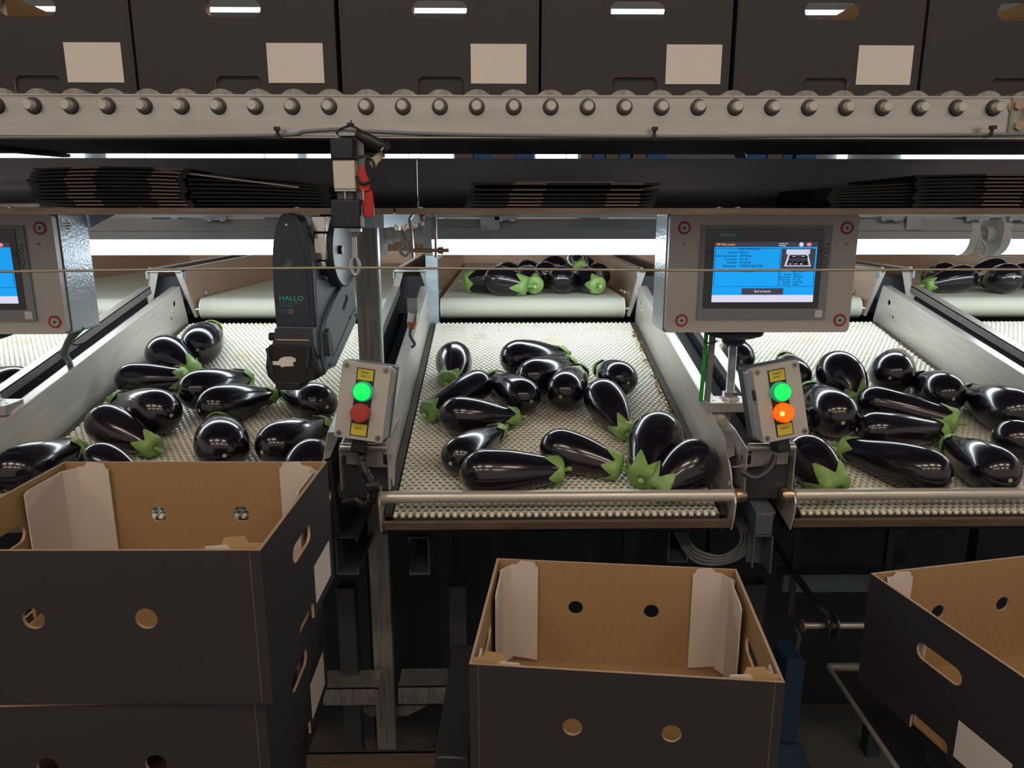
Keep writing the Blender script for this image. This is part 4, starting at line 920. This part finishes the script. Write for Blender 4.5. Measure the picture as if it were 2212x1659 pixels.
def channel(lab, px0, px1, py0, py1, Y, Y1, openleft, m='armpaint'):
    a, b = PY(px0, py1, Y), PY(px1, py0, Y); x0, x1, z0, z1 = a.x, b.x, a.z, b.z; T_ = .0025; lip = .012
    if openleft: pts = [(x0, z0 + lip), (x0, z0), (x1, z0), (x1, z1), (x0, z1), (x0, z1 - lip), (x0 + T_, z1 - lip), (x0 + T_, z1 - T_), (x1 - T_, z1 - T_), (x1 - T_, z0 + T_), (x0 + T_, z0 + T_), (x0 + T_, z0 + lip)]
    else: pts = [(x1, z0 + lip), (x1 - T_, z0 + lip), (x1 - T_, z0 + T_), (x0 + T_, z0 + T_), (x0 + T_, z1 - T_), (x1 - T_, z1 - T_), (x1 - T_, z1 - lip), (x1, z1 - lip), (x1, z1), (x0, z1), (x0, z0), (x1, z0)]
    t = Thing('channel_beam', lab, 'beam', ((x0 + x1) / 2, Y, z0), group='dark steelwork under the chutes')
    t.part('channel', MB().prism([pts], (0, Y1, 0), EX, EZ, Y1 - Y), m)
channel('dark steel channel end under the left button box', 728, 771, 1160, 1242, 1.36, 2.1, False)
channel('dark steel channel end under the centre chute, left side', 885, 926, 1160, 1242, 1.36, 2.1, True)
channel('dark steel channel end above the right rear corner of the centre carton', 1442, 1490, 1140, 1215, 1.36, 2.1, False)
t = Thing('arm_tube', 'grey cranked steel arm below the green and orange button box', 'beam', tuple(PY(1650, 1240, 1.28)), group='dark steelwork under the chutes')
t.part('upper_arm', MB().bar(PY(1602, 1046, 1.36), PY(1652, 1124, 1.27), .038, .036), 'armpaint', bevel=.002)
a, b = PY(1630, 1156, 1.262), PY(1672, 1110, 1.262); t.part('elbow', MB().box(a.x, b.x, 1.262, 1.30, a.z, b.z), 'armpaint', bevel=.002)
a, b = PY(1622, 1238, 1.262), PY(1672, 1156, 1.262)
t.part('open_end', MB().box(b.x - .003, b.x, 1.262, 1.31, a.z, b.z).box(a.x, b.x, 1.262, 1.31, b.z - .003, b.z).prism([[(a.x + .006, a.z), (b.x, a.z - .004), (b.x, b.z), (a.x + .006, b.z)][::1]], (0, 1.312, 0), EX, EZ, .003).box(a.x, a.x + .003, 1.262, 1.266, a.z + .01, b.z - .008), 'armpaint')
for j in range(4):
    dr = j * 7
    solo('grey_cable', MB().tube([PY(1585 + dr * .6, 1120, 1.40), PY(1600 + dr, 1150, 1.38), PY(1596 + dr * 1.3, 1178, 1.37), PY(1565 + dr, 1200 + dr * .5, 1.37), PY(1530, 1198 + dr, 1.37), PY(1498 - dr * .4, 1182 + dr, 1.38), PY(1478 - dr, 1150, 1.42)], .0038, 8), 'cablegrey',
         'grey hanging cable behind the centre carton, %s strand of the loop' % ['innermost', 'second', 'third', 'outermost'][j], 'cable', 'hanging cable loop', smooth=60)
def beam2(lab, px0, px1, py0, py1, Y, m='poststeel', bolts=(), dp=.07):
    a, b = PY(px0, py1, Y), PY(px1, py0, Y)
    t = Thing('cross_beam', lab, 'beam', ((a.x + b.x) / 2, Y, a.z), group='dark steelwork under the chutes')
    t.part('angle', MB().box(a.x, b.x, Y, Y + .005, a.z, b.z).box(a.x, b.x, Y - .001, Y + dp, b.z - .004, b.z), m)
    for q in bolts:
        p = PY(q, (py0 + py1) / 2 + 2, Y); t.part('bolt', MB().cyl(p, p - EY * .004, .014, seg=16).cyl(p, p - EY * .011, .009, seg=6), m)
beam2('bolted steel angle left of the post foot', 690, 816, 1488, 1524, 1.45, bolts=(731, 790))
beam2('bolted steel angle right of the post foot', 861, 973, 1484, 1521, 1.45, bolts=(881, 940))
beam2('brown floor-level steel rail in front of the post foot', 655, 960, 1626, 1662, 1.30, 'brownsteel', dp=.012)
t = Thing('gusset', 'grey gusset plate behind the foot of the post', 'plate', tuple(PY(840, 1560, 1.58)))
t.part('plate', MB().prism([[(p.x, p.z) for p in (PY(770, 1526, 1.58), PY(800, 1548, 1.58), PY(880, 1546, 1.58), PY(925, 1524, 1.58))]], (0, 1.584, 0), EX, EZ, .004), 'poststeel')
# rails beside / beneath the cartons
def slab(lab, a, b, wd, ht, m, name='packing_rail', cat='rail'):
    t = Thing(name, lab, cat, tuple((a + b) / 2), group='rails under the cartons'); t.part('beam', MB().bar(a, b, wd, ht), m, bevel=.003)
slab('dark sloping rail left of the centre carton', PY(1010, 1440, 1.16), PY(978, 1690, .93), .05, .10, 'darksteel')
a, b = PY(1790, 1440, 1.30), PY(1965, 1700, .95)
slab('bright-edged sloping steel rail between centre and right cartons', a, b, .007, .009, 'alu')
q = V((.165, 0, -.03)); a, b = a + q * .5, b + q * .5
slab('dark sheet beside the bright-edged sloping rail', a, b, .15, .006, 'darksteel', 'side_sheet', 'sheet')
for lab, px0, px1, py, Y, r_ in (('thin steel shaft with chain wheel left of the turned carton', 1732, 1868, 1352, 1.42, .007), ('lower steel shaft left of the turned carton', 1790, 1868, 1441, 1.32, .008)):
    a, b = PY(px0, py, Y), PY(px1, py, Y); b = b + V((.2, 0, 0))
    t = Thing('shaft', lab, 'shaft', tuple(a), group='shafts beside the turned carton')
    t.part('rod', MB().cyl(a, b, r_, seg=14), 'steel', smooth=50)
    if py == 1352:
        c = PY(1791, 1352, Y)
        t.part('sprocket', MB().cyl(c - EX * .012, c - EX * .009, .028, seg=20).cyl(c + EX * .009, c + EX * .012, .028, seg=20), 'darksteel')
        t.part('end_disc', MB().cyl(a, a + EX * .003, .014, seg=18), 'brownsteel')
cp = [PY(1640, 1120, 1.95), PY(1700, 1215, 1.75), PY(1760, 1300, 1.52), PY(1786, 1330, 1.43), PY(1792, 1356, 1.39)]
mb = MB(); 
for i in range(len(cp) - 1):
    a, b = cp[i], cp[i + 1]; n = max(2, int((b - a).length / .0127))
    for j in range(n):
        p, q = a.lerp(b, j / n), a.lerp(b, (j + .7) / n); mb.bar(p, q, .016, .007)
solo('drive_chain', mb, 'darksteel', 'dark drive chain sloping down to the thin shaft', 'chain')
a, b = PY(1690, 1280, 1.75), PY(2230, 1238, 1.75)
solo('box_beam', MB().box(a.x, b.x, 1.75, 1.80, a.z, b.z), 'tealsteel', 'dull green-grey box beam behind the turned carton', 'beam')
a, b = PY(1684, 1602, 1.18), PY(1740, 1424, 1.18)
t = Thing('blue_guard', 'dark blue rounded steel guard right of the centre carton', 'guard', (a.x, 1.18, a.z))
t.part('guard', MB().prism([rrect(a.x, b.x, a.z, b.z, .008)], (0, 1.24, 0), EX, EZ, .06), 'blue', bevel=.003)
a, b = PY(1672, 1668, 1.16), PY(1756, 1604, 1.16)
hl = []
for i in range(3):
    for j in range(3): hl.append(circ(a.x + .014 + i * .019 + (j % 2) * .004, .014 + j * .022, .0045, 10))
t.part('perforated_foot', MB().prism([[(a.x, 0), (b.x, 0), (b.x - .006, .075), (a.x, .075)]] + [[(x, y) for x, y in h] for h in hl], (0, 1.13, a.z), EX, V((0, .9, .45)), .003), 'blue')
solo('fallen_leaf', MB().loft([[PY(1716 + dx, y, 1.5), PY(1724 + dx, y + 4, 1.5), PY(1720 + dx, y, 1.507)] for dx, y in ((0, 1355), (8, 1375), (2, 1400), (6, 1418))]), 'leafdark', 'withered green leaf caught below the chute right of the centre carton', 'leaf')
# added dark panel that hides the floor and far light under the chutes
t = Thing('shade_panel', 'added dark panel blocking floor and far light under the chutes', 'frame', (.1, 2.0, 0))
t.part('dark_sheet', MB().box(-3.2, 3.4, 2.15, 2.17, .0, .84), 'blackpaint')
# tables under the cartons
for (x, y, z, rz, lab) in ((c0.x, c0.y, Zt - .19, -6.6, 'dark stand under the centre carton'), (c1.x - .19, c1.y, Zl - .384, 0, 'dark stand under the left pair of cartons'), (cr.x + off.x, cr.y + off.y, Zr - .19, 11.3, 'dark stand under the turned right carton')):
    t = Thing('packing_stand', lab, 'stand', (x, y, 0), (0, 0, rad(rz)), 'stands under the cartons')
    for s in (-1, 1): t.part('rail', MB().box(s * .15 - .015, s * .15 + .015, -.14, .14, z - .03, z - .0005), 'underpaint', world=False)
    t.part('column', MB().box(-.03, .03, -.03, .03, 0, z - .06), 'underpaint', world=False)
    t.part('cross_arm', MB().box(-.165, .165, -.03, .03, z - .06, z - .03), 'underpaint', world=False)
    t.part('foot', MB().box(-.16, .16, -.12, .12, 0, .012), 'underpaint', world=False)
# ------------------------------------------------------------------ aubergines
def aubergine(plane, B, Rpx, St, lab, group, bend=0, neck=.5, lob=1.0, lift=0, lmin=.095, sl=None, stemL=.020, seed=0, up=0, fat=1.0):
    """B, St: blunt-end centre and stem base as seen in the photo, resolved onto the belt they lie on"""
    rnd = random.Random(seed)
    o, n = plane; wd_ = B[1] < 10
    FX = lambda px, Y, z: PY(px, 829.5 - F * math.tan(PITCH - math.atan((1.6 - z) / Y)), Y).x
    p0 = V((FX(B[0], B[1], CZ + .04), B[1], CZ + .04)) if wd_ else PP(B[0], B[1], o + n * .04, n); R = Rpx / F * zc(p0)
    R = max(.027, min(.054, R * 1.05))
    pb = PP(B[0], B[1], o + n * (R + lift), n); rn = R * neck
    ls = lift if sl is None else sl
    ps = PP(St[0], St[1], o + n * (rn + .002 + ls), n)
    if wd_:
        pb = V((FX(B[0], B[1], CZ + R + lift), B[1], CZ + R + lift)); ps = V((FX(St[0], St[1], CZ + rn + ls), St[1], CZ + rn + ls + .002))
    d = ps - pb; L = d.length
    Lm = max(lmin, 2.15 * R * .9)
    if L < Lm: ps = pb + d.normalized() * Lm
    if L > .165: ps = pb + d.normalized() * .165
    ps += n * up
    ax = (ps - pb).normalized(); sd = ax.cross(n).normalized(); nn = sd.cross(ax)
    A = pb - ax * R * .95; L = (ps - A).length
    c1, c2 = A + ax * L * .35 + sd * bend * R * 1.2, A + ax * L * .72 + sd * bend * R * 1.3
    c0_ = A; c3 = ps
    def cur(t):
        u = 1 - t; return c0_ * u ** 3 + c1 * 3 * u * u * t + c2 * 3 * u * t * t + c3 * t ** 3
    def der(t):
        u = 1 - t; return ((c1 - c0_) * u * u + (c2 - c1) * 2 * u * t + (c3 - c2) * t * t).normalized()
    s0 = R * 1.05 / L
    wob = [rnd.uniform(-.02, .02) for _ in range(3)]
    def radius(t):
        if t <= 0: return 0
        if t < s0: return R * math.sqrt(max(0, 1 - (1 - t / s0) ** 2)) ** .95
        x = (t - s0) / (1 - s0); x = x ** 1.25; e = x * x * (3 - 2 * x)
        r = R * ((1 - e) + neck * e)
        if t > .965: r *= math.sqrt(max(.02, 1 - ((t - .965) / .036) ** 2 * .75))
        return r
    def pt(t, a, off=0):
        c = cur(t); dd = der(t); s_ = dd.cross(n).normalized(); m = s_.cross(dd); r = radius(t) + off
        r *= 1 + .018 * math.cos(3 * a + wob[0] * 90) * min(1, t * 2) + .01 * math.cos(2 * a + wob[1] * 90)
        return c + (s_ * math.cos(a) + m * math.sin(a)) * r
    N = 30; ts = [0.0012, .006, .018, .04, .07, .11, .16, .22, .28, .34, .41, .48, .55, .62, .69, .76, .82, .88, .93, .965, .985, .997]
    mn = min((pt(q, 2 * math.pi * i / N) - o).dot(n) for q in ts for i in range(N)) - lift
    for v_ in (pb, ps, A, c1, c2): v_ -= n * mn
    loc = pb - n * (R + lift)
    t = Thing('aubergine', lab, 'aubergine', tuple(loc), group=group)
    fr_ = t.part('fruit', MB().loft([[pt(q, 2 * math.pi * i / N) for i in range(N)] for q in ts]), 'skin', smooth=80)
    sc = der(0); q = pt(.0012, 0)
    cc = cur(0.0) ; rs = .0042
    t.part('blossom_scar', MB().lathe([(rs * 1.05, -.0016), (rs, .0012), (rs * .5, .0016)], cc + sc * .0010, -sc, 9), 'scar', smooth=60)
    # calyx: cap over the shoulder with pointed lobes
    nl = 5; M_ = 60; ph = rnd.uniform(0, 6.28); amp = [rnd.uniform(.7, 1.25) for _ in range(nl)]; rings = []
    rn = radius(.955)
    for w_ in [0, .10, .2, .3, .4, .5, .6, .7, .8, .9, 1.0]:
        ring = []
        for i in range(M_):
            a = 2 * math.pi * i / M_; f = (a + ph) / (2 * math.pi) * nl; kk = int(f) % nl; fx = f - int(f)
            lobe = max(0, 1 - abs(2 * fx - 1)) ** 1.15 * amp[kk]
            dist = (.007 + .026 * lobe) * lob
            if w_ < .3:
                e = w_ / .3; r_ = .006 + (rn * 1.02 - .006) * math.sin(e * math.pi / 2)
                c = cur(1) + der(1) * (.0055 * math.cos(e * math.pi / 2) + .001); dd = der(1); s_ = dd.cross(n).normalized(); m = s_.cross(dd)
                ring.append(c + (s_ * math.cos(a) + m * math.sin(a)) * r_)
            else:
                e = (w_ - .3) / .7; tt = .992 - dist * e / L
                curl = .0016 + .0045 * max(0, e - .72) ** 1.3 * (1 if lobe > .3 else .3) * rnd.uniform(.5, 1.4) + .0012 * math.cos((fx - .5) * 6) * e
                extra = rn * 1.0 - radius(tt) if tt > .955 else 0
                ring.append(pt(tt, a, curl + max(0, extra)))
        rings.append(ring)
    cx = t.part('calyx', MB().loft(rings, cap=False), 'calyx', smooth=60, solid=.0014)
    e1 = cur(1) + der(1) * .004; bd = (sd * rnd.uniform(-.5, .5) + n * rnd.uniform(.0, .5)) * stemL * .5
    stp = [e1, e1 + der(1) * stemL * .5 + bd * .3, e1 + der(1) * stemL + bd]
    t.part('stem', MB().tube(stp, lambda f: .0062 - .0022 * math.sin(f * math.pi) + (.0008 if f > .9 else 0), 10), 'calyx', cx, smooth=50)
    e2 = stp[-1]; dd = (stp[-1] - stp[-2]).normalized()
    t.part('cut_end', MB().cyl(e2 - dd * .001, e2 + dd * .0008, .0052, seg=10), 'stemcut', cx)
    return t
BP = (BO, BN)
G0, GL, GR, GF, GF2 = 'aubergines on the centre chute', 'aubergines on the left chute', 'aubergines on the right chute', 'aubergines on the centre feeder', 'aubergines on the far right feeder'
E = [
 # centre chute
 ((973, 777), 37, (968, 826), 'upright curved aubergine standing out at upper left of the centre belt', G0, dict(bend=-.25, neck=.55, lob=.6, stemL=.01)),
 ((1032, 833), 33, (918, 896), 'slim aubergine against the left wall of the centre belt, green cap facing out', G0, dict(neck=.62, lob=1.0, stemL=.010)),
 ((988, 900), 40, (1114, 904), 'aubergine lying across below the slim one near the left wall, cap right', G0, dict(neck=.48, bend=.1)),
 ((1130, 859), 38, (1066, 820), 'aubergine with blossom scar facing out, left of centre in the upper group', G0, dict(neck=.5)),
 ((1116, 776), 38, (1216, 770), 'topmost aubergine of the centre chute lying across with cap right', G0, dict(neck=.48, bend=.1)),
 ((1149, 814), 37, (1232, 792), 'aubergine resting just below the topmost one on the centre chute', G0, dict(neck=.52, bend=.15, lift=.006)),
 ((1220, 848), 40, (1252, 806), 'round-ended aubergine pointing at the viewer in the middle of the centre belt', G0, dict(neck=.5)),
 ((1340, 822), 37, (1298, 800), 'aubergine at upper right of the centre belt, behind the long slanting one', G0, dict(neck=.5)),
 ((1302, 862), 41, (1352, 938), 'aubergine slanting down right in the middle right of the centre belt', G0, dict(neck=.45)),
 ((995, 990), 41, (1087, 930), 'aubergine behind the big lying one at lower left of the centre belt', G0, dict(neck=.42, bend=-.1)),
 ((1040, 1022), 47, (1208, 1018), 'big aubergine lying across at the front left against the steel bar', G0, dict(neck=.60, lob=1.2)),
 ((1208, 972), 43, (1336, 1012), 'purplish-black aubergine slanting down right in the lower middle', G0, dict(neck=.60, lob=1.0)),
 ((1420, 944), 53, (1386, 1036), 'big aubergine pointing down at the lower right, folded green cap below', G0, dict(neck=.50, lob=1.25, stemL=.006)),
 ((1500, 1001), 52, (1420, 1062), 'front right aubergine touching the steel bar, cap at lower left', G0, dict(neck=.5, lob=1.15, stemL=.006)),
 # centre feeder
 ((1068, 2.50), 27, (1010, 2.50), 'leftmost aubergine on the centre feeder with green cap left', GF, dict(neck=.75)),
 ((1076, 2.415), 30, (1131, 2.39), 'front aubergine on the centre feeder with bright cap right', GF, dict(neck=.62, lob=1.25)),
 ((1139, 2.545), 27, (1155, 2.42), 'streaky aubergine facing the viewer on the centre feeder, beside the bright cap', GF, dict(neck=.62, lob=1.1)),
 ((1213, 2.46), 28, (1232, 2.58), 'round aubergine end facing out on the centre feeder', GF, dict(neck=.5)),
 ((1264, 2.53), 26, (1291, 2.42), 'front right aubergine on the centre feeder with green cap at right', GF, dict(neck=.62, lob=1.2)),
 ((1178, 2.65), 27, (1190, 2.78), 'shaded aubergine left of the round end on the centre feeder', GF, dict(neck=.5)),
 ((1292, 2.66), 26, (1286, 2.80), 'right-hand aubergine of the centre feeder behind the front cap', GF, dict(neck=.5)),
 ((1100, 2.66), 27, (1060, 2.76), 'rear left aubergine of the heap on the centre feeder', GF, dict(neck=.5)),
 ((1140, 2.78), 26, (1146, 2.92), 'rear aubergine left of the middle on the centre feeder', GF, dict(neck=.5)),
 ((1200, 2.92), 27, (1160, 3.00), 'rear middle aubergine of the heap on the centre feeder', GF, dict(neck=.5)),
 ((1262, 2.86), 28, (1225, 2.97), 'rearmost high aubergine at the right of the heap on the centre feeder', GF, dict(neck=.5)),
 ((1245, 2.76), 23, (1254, 2.62), 'aubergine with cap upward at the right rear of the centre feeder', GF, dict(neck=.6, lift=.045, lob=1.1)),
 # left chute
 ((435, 747), 40, (468, 700), 'uppermost aubergine on the left chute, scar facing out', GL, dict(neck=.5)),
 ((358, 768), 40, (402, 797), 'aubergine against the wall, second highest on the left chute', GL, dict(neck=.5, lob=1.2)),
 ((284, 820), 33, (400, 819), 'long dark aubergine lying across under the upper two on the left chute', GL, dict(neck=.65)),
 ((426, 846), 42, (532, 822), 'aubergine lying across below the label marker with scar at left', GL, dict(neck=.52, bend=.15, lift=.004)),
 ((344, 894), 47, (246, 868), 'big round-ended aubergine with long green stem toward the left wall', GL, dict(neck=.48, stemL=.034, lob=.8)),
 ((232, 918), 43, (332, 968), 'aubergine slanting down right above the rim of the left carton, cap at right', GL, dict(neck=.5, lob=1.1)),
 ((470, 882), 42, (590, 856), 'aubergine lying across in the middle of the left chute, tapering right', GL, dict(neck=.40, lob=.8, bend=-.08)),
 ((686, 875), 42, (614, 848), 'aubergine behind the green and red button box on the left chute', GL, dict(neck=.42, lob=.9)),
 ((482, 970), 56, (470, 912), 'upright aubergine rising behind the left carton rim near its middle', GL, dict(neck=.45)),
 ((602, 966), 48, (700, 925), 'aubergine behind the right end of the left carton rim, tapering right', GL, dict(neck=.5, lob=.8)),
 ((676, 1004), 50, (640, 1060), 'aubergine partly behind the right rear corner of the left carton', GL, dict(neck=.5)),
 ((40, 1020), 50, (166, 972), 'shining aubergine at the far lower left behind the carton', GL, dict(neck=.5, bend=-.05, lob=.8)),
 ((218, 1000), 40, (280, 1030), 'aubergine sliver just above the left carton rim beside the shining one', GL, dict(neck=.5)),
 # far left chute
 ((40, 836), 40, (-60, 830), 'aubergine on the far left chute behind the threaded rod', 'aubergines on the far left chute', dict(neck=.5)),
 # right chute
 ((1594, 775), 35, (1575, 752), 'aubergine behind the rod of the lit touch panel', GR, dict(neck=.5)),
 ((1716, 816), 34, (1694, 778), 'aubergine just right of the green lamp, partly behind the button box', GR, dict(neck=.5)),
 ((1803, 808), 44, (1842, 858), 'streaky upright aubergine at upper left of the right belt', GR, dict(neck=.45, bend=-.15)),
 ((1926, 808), 43, (1940, 770), 'round aubergine end facing out, topmost on the right belt', GR, dict(neck=.5)),
 ((1802, 900), 49, (1744, 846), 'aubergine beside the green and orange box with scar facing out', GR, dict(neck=.5, lob=1.0)),
 ((1888, 872), 36, (2060, 914), 'long aubergine slanting across the middle of the right belt, cap right', GR, dict(neck=.72, lob=1.1, lift=.004)),
 ((2038, 854), 43, (1988, 826), 'aubergine near the right wall above the end of the long one', GR, dict(neck=.5)),
 ((2186, 896), 50, (2088, 854), 'aubergine against the right wall of the right chute, cap at left', GR, dict(neck=.48, lob=.9)),
 ((1886, 931), 39, (2032, 934), 'aubergine lying across under the long one on the right belt', GR, dict(neck=.6, bend=.06)),
 ((2004, 1022), 48, (1804, 964), 'longest aubergine at the front of the right belt with scar at right', GR, dict(neck=.52, lob=.9)),
 ((2148, 1022), 50, (2048, 962), 'front right aubergine of the right belt next to the longest one', GR, dict(neck=.42, lob=.8)),
 ((2188, 952), 42, (2290, 990), 'aubergine cut by the frame edge above the front right one', GR, dict(neck=.5)),
 ((1742, 988), 48, (1806, 1056), 'aubergine with large pale green cap at the left front of the right belt', GR, dict(neck=.62, lob=1.5, stemL=.006)),
 ((1722, 912), 34, (1690, 880), 'aubergine sliver between the button box and its scarred neighbour', GR, dict(neck=.5)),
 # far right feeder
 ((2080, 2.48), 28, (2000, 2.46), 'aubergine with scar facing out, left on the far right feeder', GF2, dict(neck=.45)),
 ((2176, 2.43), 31, (2130, 2.60), 'large aubergine at the front of the far right feeder', GF2, dict(neck=.5)),
 ((2150, 2.74), 28, (2085, 2.72), 'aubergine behind the large one on the far right feeder', GF2, dict(neck=.5)),
 ((2040, 2.64), 26, (2000, 2.76), 'low aubergine at the rear left of the far right feeder', GF2, dict(neck=.5)),
 ((2210, 2.62), 26, (2200, 2.76), 'aubergine at the very edge of the frame on the far right feeder', GF2, dict(neck=.5)),
]
FP = (V((0, 0, CZ)), EZ)
for i, (B, R_, S_, lab, g, kw) in enumerate(E):
    aubergine(FP if g in (GF, GF2) else BP, B, R_, S_, lab, g, seed=i * 13 + 5, **kw)
